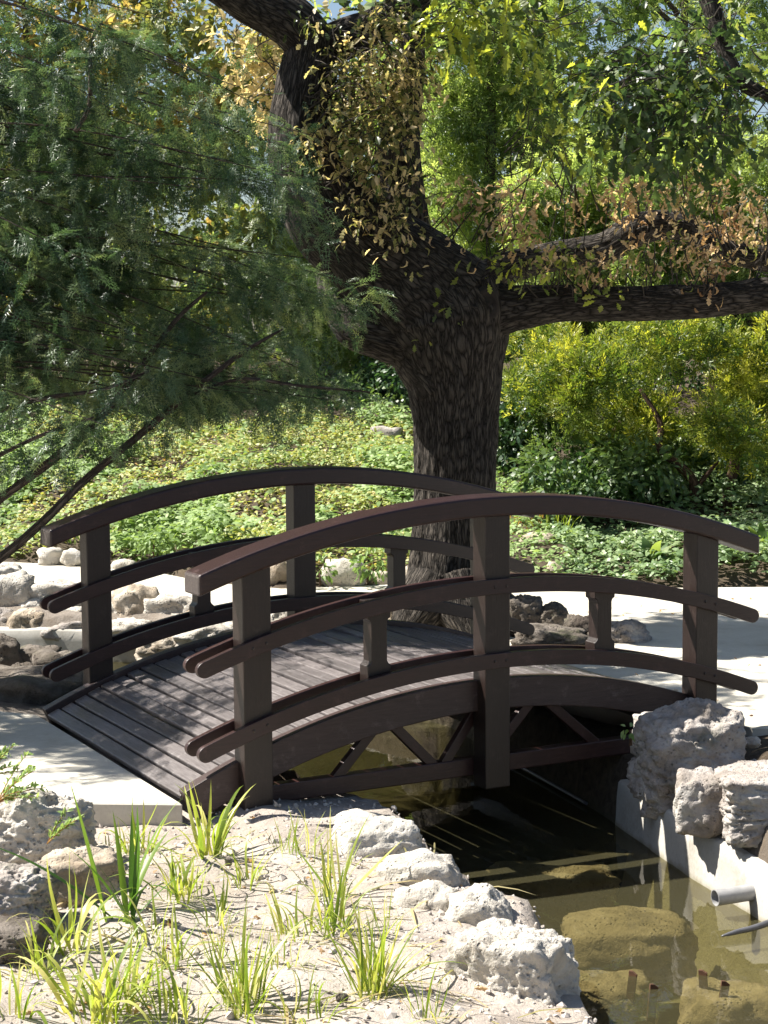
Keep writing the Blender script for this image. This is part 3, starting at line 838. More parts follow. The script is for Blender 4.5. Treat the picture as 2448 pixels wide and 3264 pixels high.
# ------------------------------------------------------------------ pipe, hose, pegs
def tube_mesh(name, pts, rad, material, seg=12, closed=True, ridges=0.0, seed=0, flare=None):
    P = np.array(pts, float); rad = np.array(rad, float)
    n = len(P)
    T = np.gradient(P, axis=0); T /= np.linalg.norm(T, axis=1, keepdims=True) + 1e-9
    up = np.array([0.31, 0.17, 0.93]); 
    if abs(T[0] @ up) > 0.9: up = np.array([0.2, 0.95, 0.1])
    A = np.zeros_like(P); a = np.cross(T[0], up); a /= np.linalg.norm(a)
    for i in range(n):
        a = a - T[i] * (a @ T[i]); a /= np.linalg.norm(a); A[i] = a
    B = np.cross(T, A)
    ph = np.linspace(0, 2 * math.pi, seg, endpoint=False)
    s = np.concatenate([[0], np.cumsum(np.linalg.norm(np.diff(P, axis=0), axis=1))])
    r = np.repeat(rad[:, None], seg, 1)
    if ridges:
        Q = np.stack([np.cos(ph)[None] * 1.0 + 0 * s[:, None], np.sin(ph)[None] + 0 * s[:, None], np.repeat(s[:, None], seg, 1)], -1)
        big = fbm(Q * np.array([1.2, 1.2, 1.6]), seed, 3)
        rd = 1 - np.abs(fbm(Q * np.array([6.5, 6.5, 2.2]) , seed + 4, 2)) * 1.8
        r = r * (1 + 0.06 * big) + ridges * rd
    V = P[:, None] + r[..., None] * (np.cos(ph)[None, :, None] * A[:, None] + np.sin(ph)[None, :, None] * B[:, None])
    V = V.reshape(-1, 3)
    i = np.arange(n - 1)[:, None] * seg; j = np.arange(seg)[None]; j2 = (j + 1) % seg
    Fq = np.stack([i + j, i + j2, i + seg + j2, i + seg + j], -1).reshape(-1, 4)
    if closed:
        c0, c1 = len(V), len(V) + 1
        V = np.vstack([V, P[:1], P[-1:]])
        j = np.arange(seg); j2 = (j + 1) % seg; b = (n - 1) * seg
        Fq = np.vstack([Fq, np.stack([np.full(seg, c0), j2, j, j], 1)[:, [0, 1, 2, 2]], np.stack([np.full(seg, c1), b + j, b + j2, b + j2], 1)])
    Ft = Fq
    around = (np.full((n, seg), float(np.median(rad))) * ph[None]).ravel(); along = np.repeat(s[:, None], seg, 1).ravel()
    if closed:
        around = np.append(around, [0, 0]); along = np.append(along, [0, s[-1]])
        q = Fq[: (n - 1) * seg]; t = Fq[(n - 1) * seg:, :3]
        Ft = np.vstack([q[:, [0, 1, 2]], q[:, [0, 2, 3]], t])
    return np_mesh(name, V, Ft, material, True, {"around": around, "along": along})
def smooth_path(pts, rad, step):
    P = np.array(pts, float); n = len(P)
    Q, Rr = [], []
    for i in range(n - 1):
        p0, p1, p2, p3 = P[max(i - 1, 0)], P[i], P[i + 1], P[min(i + 2, n - 1)]
        m = max(2, int(np.linalg.norm(p2 - p1) / step))
        for k in range(m):
            t = k / m
            Q.append(0.5 * ((2 * p1) + (-p0 + p2) * t + (2 * p0 - 5 * p1 + 4 * p2 - p3) * t * t + (-p0 + 3 * p1 - 3 * p2 + p3) * t ** 3))
            Rr.append(rad[i] + (rad[i + 1] - rad[i]) * t)
    Q.append(P[-1]); Rr.append(rad[-1])
    return np.array(Q), np.array(Rr)
# pipe: hollow, with a cut end
p1 = aty(2279, 2862, 7.80); p0 = Vector((p1.x + 0.34, p1.y + 0.12, p1.z + 0.01))
ax = (p1 - p0).normalized()
def ringpts(c, r, seg=28):
    a = ax.cross(Vector((0, 0, 1))).normalized(); b = ax.cross(a)
    return [c + a * r * math.cos(2 * math.pi * k / seg) + b * r * math.sin(2 * math.pi * k / seg) for k in range(seg)]
bm = bmesh.new(); rings = []
for c, r in ((p0, 0.037), (p1, 0.037), (p1, 0.0335), (p0, 0.0335)):
    rings.append([bm.verts.new(v) for v in ringpts(c, r)])
for a, b in zip(rings, rings[1:]):
    for i in range(28): bm.faces.new((a[i], a[(i + 1) % 28], b[(i + 1) % 28], b[i]))
bmesh.ops.recalc_face_normals(bm, faces=bm.faces)
me = bpy.data.meshes.new("drain_pipe"); bm.to_mesh(me); bm.free(); me.materials.append(PVC)
for f in me.polygons: f.use_smooth = True
me.set_sharp_from_angle(angle=math.radians(40))
tag(obj("drain_pipe", me), "grey plastic drain pipe poking from the right wall above the water", "pipe")
h0 = aty(2300, 2984, 7.35); h1 = aty(2448, 2942, 7.45); h2 = h1 + (h1 - h0) * 1.6 + Vector((0, 0, 0.05))
Pp, Rr = smooth_path([h0, h0.lerp(h1, 0.3), h1, h2], [0.003, 0.011, 0.014, 0.014], 0.02)
tag(obj("dark_hose", tube_mesh("dark_hose", Pp, Rr, ROD, 12)), "dark tapering hose end reaching over the water from the right edge", "hose")
for lab, px, py in [("left rusty iron peg standing in the water", 2006, 3090), ("rusty iron peg second from left in the water", 2072, 3134),
                    ("rusty iron peg second from the right in the water", 2229, 3088), ("rightmost rusty iron peg in the water", 2299, 3123)]:
    c = atz(px, py + 18, WATER_Z)
    bm = bmesh.new(); bmesh.ops.create_cube(bm, size=1)
    for v in bm.verts:
        v.co = Vector((v.co.x * 0.015, v.co.y * 0.012, v.co.z * 0.15 - 0.055))
        if v.co.z > 0: v.co.x += 0.006
    r = bmesh.ops.extrude_face_region(bm, geom=[f for f in bm.faces if f.normal.x > 0.5][:1])
    for e in r["geom"]:
        if isinstance(e, bmesh.types.BMVert): e.co.x += 0.02; e.co.z -= 0.012
    me = bpy.data.meshes.new("iron_peg"); bm.to_mesh(me); bm.free(); me.materials.append(RUST)
    o = bevel(obj("iron_peg", me), 0.002); o.location = c; o.rotation_euler = (random.uniform(-.1, .1), random.uniform(-.12, .12), random.uniform(-.6, .6))
    tag(o, lab, "peg", "rusty pegs in the water")
c = atz(2395, 2320, -0.5)
Pp, Rr = smooth_path([c + Vector((0, 0, -0.12)), c + Vector((0.005, 0, 0.02)), c + Vector((-0.01, 0, 0.07))], [0.022, 0.02, 0.018], 0.02)
tag(obj("rusty_stub", tube_mesh("rusty_stub", Pp, Rr, RUST, 10)), "short rusty pipe stub under the bridge's right end", "pipe")

Pp, Rr = smooth_path([atz(1560, 2395, -0.83), atz(1662, 2446, -0.83), atz(1760, 2500, -0.83), atz(1870, 2562, -0.83)], [0.009, 0.009, 0.009, 0.009], 0.05)
tag(obj("thin_pipe", tube_mesh("thin_pipe", Pp, Rr, ROD, 8)), "thin dark pipe along the waterline in the shade under the bridge", "pipe")

# ------------------------------------------------------------------ leaf templates
def oak_leaf():
    # lobed outline along x, length 1
    half = [(0.0, 0.012), (0.14, 0.02), (0.22, 0.10), (0.30, 0.17), (0.36, 0.09), (0.46, 0.20), (0.54, 0.27), (0.60, 0.13), (0.70, 0.22), (0.78, 0.25), (0.83, 0.12), (0.93, 0.11), (1.0, 0.0)]
    V, T = [], []
    n = len(half)
    for x, w in half:
        z = -0.22 * x * x
        V += [(x, 0, z), (x, w, z + w * 0.28), (x, -w, z + w * 0.28)]
    for i in range(n - 1):
        a, b = 3 * i, 3 * i + 3
        T += [(a, b, b + 1), (a, b + 1, a + 1), (a, a + 2, b + 2), (a, b + 2, b)]
    return np.array(V, float), np.array(T)
def oak_leaf_small():
    half = [(0.0, 0.01), (0.28, 0.16), (0.36, 0.08), (0.55, 0.26), (0.62, 0.13), (0.8, 0.22), (1.0, 0.0)]
    V, T = [], []
    for x, w in half:
        z = -0.2 * x * x
        V += [(x, w, z + w * 0.25), (x, -w, z + w * 0.25)]
    for i in range(len(half) - 1):
        a = 2 * i
        T += [(a, a + 1, a + 3), (a, a + 3, a + 2)]
    return np.array(V, float), np.array(T)
def curled_leaf():
    V, T = [], []
    n = 7
    for i in range(n):
        x = i / (n - 1)
        w = 0.22 * math.sin(math.pi * min(1, 0.08 + x * 0.92)) * (1.0 if i % 2 else 0.62) + 0.01
        ang = x * 2.4
        cx, cz = math.sin(ang) / 2.4 * 1.1, -(1 - math.cos(ang)) / 2.4
        for s in (-1, 0, 1):
            V.append((cx, s * w * 0.75, cz + abs(s) * w * 0.9))
    for i in range(n - 1):
        a = 3 * i
        for k in (0, 1):
            T += [(a + k, a + k + 1, a + k + 4), (a + k, a + k + 4, a + k + 3)]
    return np.array(V, float), np.array(T)
def oval_leaf():
    V = [(0, 0, 0), (0.35, 0.22, 0.07), (0.35, -0.22, 0.07), (0.72, 0.17, 0.02), (0.72, -0.17, 0.02), (1, 0, -0.12), (0.4, 0, 0.0)]
    T = [(0, 6, 1), (0, 2, 6), (6, 3, 1), (6, 2, 4), (6, 5, 3), (6, 4, 5)]
    return np.array(V, float), np.array(T)
def flat_leaf():
    V = [(0, 0, 0), (0.35, 0.22, 0.07), (0.35, -0.22, 0.02), (0.72, 0.17, 0.02), (0.72, -0.17, -0.03), (1, 0, -0.12)]
    return np.array(V, float), np.array([(0, 2, 1), (1, 2, 4), (1, 4, 3), (3, 4, 5)])
def needle_frond(n=11, side=0.3, w=0.016, droop=0.35, seed=0):
    r = np.random.default_rng(seed)
    V, T = [], []
    def tri(a, d, L, ww):
        d = np.array(d); d = d / np.linalg.norm(d)
        sidev = np.cross(d, np.array([0, 0, 1.0])); sidev /= np.linalg.norm(sidev) + 1e-9
        up = np.array([0, 0, 1.0]) * r.uniform(-0.5, 0.5)
        sv = (sidev + up); sv /= np.linalg.norm(sv)
        b = len(V)
        a = np.array(a)
        V.extend([a - sv * ww, a + sv * ww, a + d * L + np.array([0, 0, -0.12 * L])])
        T.append((b, b + 1, b + 2))
    def axis_pt(t): return np.array([t, 0, -droop * t * t])
    for i in range(n):
        t = i / n
        base = axis_pt(t)
        for s in (-1, 1):
            Ls = side * (1.0 - 0.55 * t) * r.uniform(0.75, 1.15)
            # side twig: needles along it
            dtw = np.array([0.75, s * 0.75, -0.25])
            m = 2
            for k in range(m):
                q = base + dtw / np.linalg.norm(dtw) * Ls * (k / m)
                for s2 in (-1, 1):
                    dd = dtw + s2 * np.array([0.3, -s * 0.55, 0.15 * s2]) + r.normal(0, 0.12, 3)
                    tri(q, dd, 0.23 * r.uniform(0.8, 1.25), w)
    V = np.array(V); 
    return V, np.array(T)
def spray(n=9, seed=0, w=0.05, spread=0.75, L=0.34):
    """small flat scale-leaf spray: n narrow pointed quads fanning from an axis"""
    r = np.random.default_rng(seed)
    V, T = [], []
    for i in range(n):
        t = i / n * 0.8
        s = 1 if i % 2 else -1
        if i == n - 1: s = 0
        d = np.array([1.0, s * spread * r.uniform(0.6, 1.2), r.uniform(-0.35, 0.25)]); d /= np.linalg.norm(d)
        a = np.array([t, 0, -0.15 * t * t]); sv = np.cross(d, [0, 0, 1]); sv /= np.linalg.norm(sv)
        sv = sv + np.array([0, 0, r.uniform(-0.5, 0.5)])
        l = L * r.uniform(0.8, 1.2); b = len(V)
        V += [a, a + d * l * 0.5 + sv * w, a + d * l, a + d * l * 0.5 - sv * w]
        T += [(b, b + 1, b + 2), (b, b + 2, b + 3)]
    return np.array(V), np.array(T)
FLAT = flat_leaf()
OAKL, OAKS, CURL, OVAL = oak_leaf(), oak_leaf_small(), curled_leaf(), oval_leaf()
FRONDS = [needle_frond(5, 0.46, 0.024, 0.30, s) for s in range(5)]
SPRAYS = [spray(6, s, 0.062, 0.8, 0.42) for s in range(4)]

def foliage(name, tmpls, pos, D, Nn, s, tint, material, parent):
    """joined leaves of one crown"""
    Vs, Fs, Ts, off = [], [], [], 0
    pick = rng.integers(0, len(tmpls), len(pos))
    for k, t in enumerate(tmpls):
        m = pick == k
        if not m.any(): continue
        V, Fk = scatter(t, pos[m], D[m], Nn[m], s[m])
        Vs.append(V); Fs.append(Fk + off); off += len(V)
        Ts.append(np.repeat(tint[m], len(t[0])))
    o = obj(name, np_mesh(name, np.vstack(Vs), np.vstack(Fs), material, False, {"tint": np.clip(np.concatenate(Ts), 0, 1)}), parent)
    o["kind"] = "stuff"
    return o
def clump_points(clumps):
    """clumps: rows (x,y,z,rx,ry,rz,n) -> points biased to the shell, outward directions, clump number"""
    P, O, K = [], [], []
    for k, (x, y, z, rx, ry, rz, n) in enumerate(clumps):
        n = int(n)
        d = rand_dirs(n); r = rng.uniform(0.25, 1.0, (n, 1)) ** 0.45
        P.append(np.array([x, y, z]) + d * r * np.array([rx, ry, rz])); O.append(d); K.append(np.full(n, k))
    return np.vstack(P), np.vstack(O), np.concatenate(K)
def limb(name, pts, rad, material, parent, seg=28, ridges=0.0, step=0.03, seed=0):
    P, Rr = smooth_path(pts, rad, step)
    return obj(name, tube_mesh(name, P, Rr, material, seg, True, ridges, seed), parent)

# ------------------------------------------------------------------ the oak
OY = 13.35
def opx(px, py, dy=0.0): return tuple(aty(px, py, OY + dy))
oak = empty("oak_tree", atz(1440, 2020, PATH_Z))
tag(oak, "massive dark barked oak behind the bridge with spreading limbs", "tree")
oak_base = oak.location.copy()
def unroot(o, root):
    o.matrix_parent_inverse = Matrix.Translation(-root.location)
    return o
S_ = OY / F_PX
def ol(name, pts, widths, ridges, seg=48, step=0.03, seed=0):
    return unroot(limb(name, [opx(*p) for p in pts], [w * S_ / 2 for w in widths], OAK_BARK, oak, seg, ridges, step, seed), oak)
ol("trunk", [(1440, 2110), (1440, 2040), (1442, 1960), (1446, 1850), (1450, 1650), (1452, 1450), (1452, 1300), (1448, 1200), (1435, 1110), (1420, 1020), (1395, 940)],
   [470, 410, 330, 285, 262, 255, 265, 305, 380, 430, 380], 0.016, 160, 0.014, 1)
ol("limb", [(1400, 1000, 0.0), (1275, 885, -0.05), (1145, 785, -0.12), (1040, 675, -0.18), (978, 545, -0.2), (955, 430, -0.2), (965, 305, -0.15), (992, 190, -0.1), (1005, 120, -0.1)],
   [430, 360, 310, 270, 220, 188, 172, 172, 175], 0.010, 90, 0.02, 2)
ol("limb", [(1000, 150, -0.1), (930, 70, -0.15), (820, 10, -0.2), (700, -60, -0.3), (540, -170, -0.4), (380, -260, -0.6)], [150, 150, 145, 130, 100, 70], 0.008, 60, 0.025, 3)
ol("limb", [(1010, 160, -0.1), (1110, 120, -0.1), (1220, 70, -0.05), (1330, -10, 0.0), (1480, -110, 0.1), (1640, -240, 0.2)], [130, 120, 100, 88, 80, 60], 0.008, 48, 0.025, 4)
ol("limb", [(1360, 960, 0.25), (1310, 820, 0.3), (1285, 640, 0.3), (1275, 450, 0.3), (1300, 280, 0.3), (1315, 130, 0.3), (1325, -20, 0.3), (1340, -300, 0.3)],
   [220, 165, 140, 130, 95, 75, 62, 45], 0.008, 60, 0.025, 5)
ol("limb", [(1420, 1060, -0.02), (1530, 1000, -0.1), (1640, 985, -0.15), (1780, 968, -0.22), (1950, 968, -0.3), (2120, 965, -0.35), (2250, 960, -0.4), (2360, 945, -0.42), (2470, 935, -0.45), (2700, 930, -0.5), (3000, 880, -0.4)],
   [360, 210, 138, 112, 102, 100, 94, 96, 98, 86, 66], 0.009, 70, 0.02, 6)
ol("limb", [(1450, 980, 0.25), (1560, 880, 0.5), (1700, 830, 0.7), (1820, 810, 0.8), (1930, 790, 0.8), (2020, 735, 0.8), (2120, 715, 0.8), (2220, 740, 0.8), (2330, 800, 0.8), (2480, 830, 0.8), (2700, 820, 0.9)],
   [150, 110, 92, 95, 105, 110, 92, 80, 85, 78, 60], 0.008, 48, 0.025, 7)
ol("limb", [(1410, 1190, -0.05), (1310, 1095, -0.10), (1210, 1062, -0.15), (1140, 1040, -0.12), (1090, 970, 0.0), (1060, 860, 0.2), (1020, 700, 0.4)], [250, 180, 150, 140, 130, 110, 70], 0.009, 60, 0.02, 8)
ol("limb", [(1640, -240, 0.2), (1900, -300, -0.2), (2180, -160, -0.6), (2260, 0, -0.7), (2300, 130, -0.75), (2350, 240, -0.8), (2420, 295, -0.8), (2560, 330, -0.8)], [60, 62, 58, 52, 48, 44, 40, 30], 0.004, 24, 0.03, 9)
# root flares
for k, (dx, dy, L) in enumerate([(0.9, -0.35, 0.75), (0.35, -0.9, 0.6), (-0.75, -0.55, 0.6), (1.0, 0.2, 0.8), (-0.9, 0.3, 0.55)]):
    c = oak_base
    pts = [(c.x + dx * 0.12, c.y + 0.15 + dy * 0.12, -0.05), (c.x + dx * 0.30, c.y + 0.15 + dy * 0.30, -0.28), (c.x + dx * L * 0.75, c.y + 0.15 + dy * L * 0.75, -0.43), (c.x + dx * L * 1.1, c.y + 0.15 + dy * L * 1.1, -0.55)]
    unroot(limb("root", pts, [0.20, 0.19, 0.12, 0.05], OAK_BARK, oak, 36, 0.012, 0.03, 20 + k), oak)
# healed branch scars
def scar(px, py, r, dy):
    c = aty(px, py, OY + dy)
    bm = bmesh.new()
    rows = []
    prof = [(1.15, 0.09), (0.98, 0.0), (0.78, -0.035), (0.58, -0.02), (0.35, -0.012), (0.15, -0.03), (0.0, -0.025)]
    for rr, d in prof[:-1]:
        rows.append([bm.verts.new((c.x + math.cos(t) * rr * r * 0.8 * (1 + .12 * math.sin(3 * t + rr * 4)), c.y + d, c.z + math.sin(t) * rr * r * (1 + .1 * math.sin(2 * t + rr * 3)))) for t in np.linspace(0, 2 * math.pi, 28, endpoint=False)])
    cv = bm.verts.new((c.x, c.y + prof[-1][1], c.z))
    for A, B in zip(rows, rows[1:]):
        for i in range(28): bm.faces.new((A[i], A[(i + 1) % 28], B[(i + 1) % 28], B[i]))
    for i in range(28): bm.faces.new((rows[-1][i], rows[-1][(i + 1) % 28], cv))
    bmesh.ops.recalc_face_normals(bm, faces=bm.faces)
    me = bpy.data.meshes.new("branch_scar"); bm.to_mesh(me); bm.free(); me.materials.append(SCAR)
    for f in me.polygons: f.use_smooth = True
    return unroot(obj("branch_scar", me, oak), oak)
SCAR = plain_mat("scar_wood", (0.010, 0.008, 0.0065), (0.045, 0.034, 0.027), 0.9, 14)
scar(1550, 968, 0.125, -0.37)
scar(1290, 838, 0.115, -0.30)

LIMB_PTS = []
def px_cloud(poly, n, y0, y1, jitter=0):
    """points whose outline seen from the path is the polygon, spread over a depth"""
    xs = [p[0] for p in poly]; ys = [p[1] for p in poly]
    out = []
    while len(out) < n:
        m = n * 3
        X = rng.uniform(min(xs), max(xs), m); Y = rng.uniform(min(ys), max(ys), m)
        k = inside(poly, X, Y)
        for a, b in zip(X[k], Y[k]):
            out.append(tuple(aty(a, b, rng.uniform(y0, y1))))
            if len(out) >= n: break
    return np.array(out)
def leaf_bunches(centers, per, radius, size, tmpls, tint_mean, tint_sd, name, material, parent, droop=0.4, flat=0.6):
    if LIMB_PTS and parent is oak:
        L = np.vstack(LIMB_PTS); Vs, Fs, off = [], [], 0
        for cc in centers:
            k = np.argmin(np.sum((L - cc) ** 2, 1)); q = L[k]; dd = q - cc; ln = np.linalg.norm(dd)
            if ln > 0.4: q = cc + dd / ln * 0.4
            pp, rr = smooth_path([q, 0.5 * (q + cc) + rng.normal(0, 0.06, 3) + np.array([0, 0, 0.05]), cc, cc + rng.normal(0, radius * 0.8, 3)], [0.006, 0.004, 0.003, 0.0015], 0.12)
            me = tube_mesh("twigs", pp, rr, None, 5, False)
            v = np.empty(len(me.vertices) * 3, np.float32); me.vertices.foreach_get("co", v)
            f = np.empty(len(me.loops), np.int32); me.loops.foreach_get("vertex_index", f)
            Vs.append(v.reshape(-1, 3)); Fs.append(f.reshape(-1, 4) + off); off += len(me.vertices); bpy.data.meshes.remove(me)
        tw = unroot(obj("twigs", np_mesh("twigs", np.vstack(Vs), np.vstack(Fs), OAK_BARK), parent), parent); tw["kind"] = "stuff"
    n = len(centers) * per
    C = np.repeat(centers, per, 0)
    off = rng.normal(0, 1, (n, 3)) * np.repeat(rng.uniform(0.6, 1.3, (len(centers), 1)), per, 0) * radius
    P = C + off
    D = off / (np.linalg.norm(off, axis=1, keepdims=True) + 1e-6) + rng.normal(0, 0.5, (n, 3)); D[:, 2] -= droop
    Nn = np.stack([rng.normal(0, flat, n), rng.normal(0, flat, n), np.ones(n)], 1)
    tint = np.repeat(rng.normal(tint_mean, tint_sd, len(centers)), per) + rng.normal(0, tint_sd * 0.6, n)
    s = rng.uniform(size[0], size[1], n)
    return unroot(foliage(name, tmpls, P, D, Nn, s, tint, material, parent), parent)
for o in [o for o in oak.children if o.name.startswith('limb')]:
    v = np.empty(len(o.data.vertices) * 3, np.float32); o.data.vertices.foreach_get('co', v); LIMB_PTS.append(v.reshape(-1, 3)[::15])
# turning leaves in front of the big left limb
c = px_cloud([(1010, 150), (1330, 210), (1350, 560), (1330, 800), (1190, 790), (1060, 640), (960, 470), (1060, 300)], 170, 12.6, 13.2)
leaf_bunches(c, 13, 0.085, (0.04, 0.085), [OAKS, CURL, OVAL], 0.5, 0.28, "foliage", OAK_OLIVE, oak)
c = px_cloud([(680, 40), (1010, 60), (1000, 330), (860, 420), (760, 250)], 45, 13.6, 14.6)
leaf_bunches(c, 14, 0.10, (0.06, 0.12), [OAKS, OVAL], 0.7, 0.25, "foliage", OAK_OLIVE, oak)
c = px_cloud([(900, 60), (1080, 20), (1330, 60), (1380, 260), (1300, 420), (1120, 420), (1040, 240)], 60, 12.5, 13.1)
leaf_bunches(c, 12, 0.09, (0.05, 0.10), [OAKS, CURL, OAKL], 0.35, 0.3, "foliage", OAK_OLIVE, oak)
# dry brown leaves along the right limbs
c = px_cloud([(1370, 600), (1640, 590), (1850, 620), (2000, 570), (2260, 560), (2450, 640), (2600, 700), (2600, 800), (2230, 850), (2130, 780), (1900, 690), (1700, 760), (1560, 800), (1400, 700)], 84, 12.8, 13.9)
leaf_bunches(c, 11, 0.075, (0.05, 0.095), [CURL, OAKS, CURL], 0.5, 0.22, "foliage", OAK_BROWN, oak, 0.7, 1.0)
c = px_cloud([(2080, 730), (2230, 760), (2330, 900), (2200, 920), (2120, 860), (1900, 880), (1700, 900), (1600, 850), (1800, 800)], 34, 12.5, 13.0)
leaf_bunches(c, 10, 0.07, (0.05, 0.09), [CURL, OAKS], 0.6, 0.3, "foliage", OAK_BROWN, oak, 0.8, 1.0)
# green leaves, upper right and top
c = px_cloud([(1600, -20), (2480, -20), (2480, 480), (2250, 560), (1950, 470), (1820, 330), (1650, 230)], 56, 11.6, 13.2)
leaf_bunches(c, 12, 0.11, (0.07, 0.125), [OAKL, OAKS], 0.62, 0.3, "foliage", OAK_GREEN, oak, 0.5, 0.8)
c = px_cloud([(1850, 180), (2250, 150), (2360, 420), (2200, 540), (1950, 480)], 44, 11.7, 12.8)
leaf_bunches(c, 13, 0.12, (0.10, 0.15), [OAKL, OAKS], 0.2, 0.2, "foliage", OAK_GREEN, oak, 0.6, 0.8)
c = px_cloud([(1680, 250), (1950, 240), (2000, 480), (1850, 540), (1690, 520)], 30, 12.0, 13.0)
leaf_bunches(c, 9, 0.10, (0.07, 0.12), [OAKL], 0.8, 0.2, "foliage", OAK_GREEN, oak, 0.4, 0.5)
c = px_cloud([(1280, -20), (1800, -20), (1760, 120), (1420, 150)], 40, 12.2, 13.4)
leaf_bunches(c, 11, 0.10, (0.09, 0.14), [OAKL, OAKS], 0.7, 0.25, "foliage", OAK_GREEN, oak, 0.5, 0.7)
c = px_cloud([(1500, 820), (1850, 790), (1950, 900), (1700, 940)], 16, 12.7, 13.2)
leaf_bunches(c, 9, 0.07, (0.06, 0.10), [OAKL, OAKS], 0.85, 0.15, "foliage", OAK_GREEN, oak, 0.3, 0.6)
for (px, py, dy) in ((1435, 975, -0.5), (1940, 945, -0.6), (1360, 1090, -0.45), (1890, 300, -2.6)):
    c = np.array([aty(px, py, OY + dy)])
    leaf_bunches(c, 10, 0.045, (0.06, 0.11), [OAKL], 0.85, 0.1, "foliage", OAK_GREEN if px != 1360 else OAK_BROWN, oak, 0.4, 0.6)
# the crown above the picture
cl = []
for _ in range(34):
    a, r = rng.uniform(0, 2 * math.pi), math.sqrt(rng.uniform(0, 1)) * 4.6
    x, y = 2.4 + r * math.cos(a), 13.6 + r * math.sin(a)
    z = 5.6 + rng.uniform(0, 2.8) * (1 - (r / 6) ** 2)
    if x < 0.6 and rng.random() < 0.7: continue
    cl.append((x, y, z, 0.6, 0.6, 0.4, 130))
for _ in range(22):
    cl.append((rng.uniform(-2.8, 0.6), rng.uniform(12.4, 14.6), rng.uniform(4.5, 6.6), 0.36, 0.36, 0.22, 70))
P, O, K = clump_points(cl)
n = len(P)
unroot(foliage("foliage", [OAKS], P, O + rng.normal(0, 0.5, (n, 3)), np.stack([rng.normal(0, .6, n), rng.normal(0, .6, n), np.ones(n)], 1), rng.uniform(0.10, 0.16, n), rng.normal(0.5, 0.25, n), OAK_GREEN, oak), oak)
for (x, y, z, rx, ry, rz, n) in cl[::3]:
    q = np.array([x, y, z]); Lp = np.vstack(LIMB_PTS); Lp = Lp[Lp[:, 2] > 4.15]; b = Lp[np.argmin(np.sum((Lp - q) ** 2, 1))]
    unroot(limb("limb", [b, b * 0.45 + q * 0.55 + np.array([0, 0, 0.35]), q], [0.032, 0.026, 0.012], OAK_BARK, oak, 10, 0, 0.15, 1), oak)

# ------------------------------------------------------------------ the yew at left
yew = empty("yew_tree", (-4.3, 11.2, SOIL_Z))
tag(yew, "dark feathery evergreen reaching in from the left with drooping sprays", "tree")
def yl(name, pts, rad, seg=12, step=0.04, seed=0, ridges=0.002):
    return unroot(limb(name, pts, rad, YEW_BARK, yew, seg, ridges, step, seed), yew)
yl("trunk", [(-4.3, 11.2, -0.7), (-4.32, 11.2, 0.6), (-4.22, 11.25, 2.2), (-4.3, 11.2, 4.2), (-4.2, 11.1, 6.0)], [0.17, 0.15, 0.12, 0.08, 0.03], 20, 0.06, 1, 0.006)
YEW_POLY = [(-1700, -500), (520, -500), (640, -20), (690, 60), (860, 170), (985, 300), (1020, 480), (1040, 620), (1100, 760), (1220, 880), (1250, 980), (1140, 1060), (1080, 1130), (1190, 1240), (1160, 1340), (990, 1330), (880, 1390), (760, 1310), (620, 1330), (520, 1420), (350, 1450), (200, 1500), (60, 1540), (-300, 1560), (-1700, 1600)]
stems = []
vis = [([(-180, 1900), (0, 1780), (140, 1660), (265, 1535), (440, 1390), (640, 1225), (780, 1120), (900, 1050)], [0.030, 0.028, 0.026, 0.024, 0.021, 0.017, 0.012, 0.006], 10.7),
       ([(-160, 1700), (0, 1590), (200, 1440), (340, 1310), (470, 1140), (570, 1010), (660, 930)], [0.028, 0.027, 0.025, 0.022, 0.018, 0.013, 0.007], 10.9),
       ([(440, 1390), (560, 1290), (760, 1210), (960, 1230), (1180, 1250)], [0.012, 0.011, 0.010, 0.008, 0.004], 10.9),
       ([(-100, 1380), (0, 1310), (140, 1270), (330, 1240), (480, 1180)], [0.014, 0.013, 0.012, 0.010, 0.006], 10.6),
       ([(-120, 1520), (0, 1450), (150, 1380), (300, 1330)], [0.014, 0.012, 0.010, 0.006], 10.4),
       ([(240, 420), (285, 330), (290, 150), (330, 60)], [0.014, 0.012, 0.010, 0.005], 10.8)]
for pts, rad, y in vis:
    w = [tuple(aty(a, b, y + 0.04 * i)) for i, (a, b) in enumerate(pts)]
    yl("branch", w, rad, 12, 0.03, len(stems))
    stems.append(np.array(w))
root_p = np.array([-4.3, 11.2, 0.0])
for k in range(118):
    y = rng.uniform(10.2, 12.0)
    while True:
        if k <= 18: px, py, y = rng.uniform(-1300, -250), rng.uniform(700, 1400), rng.uniform(9.1, 10.1)
        elif k <= 50: px, py, y = rng.uniform(820, 1240), rng.uniform(320, 1330), rng.uniform(11.3, 12.5)
        elif k <= 70: px, py = rng.uniform(-100, 1150), rng.uniform(1050, 1520)
        elif k <= 90: px, py = rng.uniform(-150, 950), rng.uniform(-300, 600)
        else: px, py = rng.uniform(-200, 950), rng.uniform(300, 1100)
        if inside(YEW_POLY, np.array(px), np.array(py)): break
    tgt = np.array(aty(px, py, y))
    z0 = np.clip(tgt[2] + rng.uniform(-0.4, 0.7), 1.3, 5.0)
    st = np.array([-4.25, 11.2, z0])
    mid = 0.5 * (st + tgt) + np.array([0, rng.uniform(-.2, .2), rng.uniform(0.1, 0.5)])
    P, Rr = smooth_path([st, mid, tgt], [0.012, 0.007, 0.002], 0.12)
    stems.append(P)
    unroot(obj("branch", tube_mesh("branch", P, Rr, YEW_BARK, 6), yew), yew)
tp, td = [], []
twV, twF, off = [], [], 0
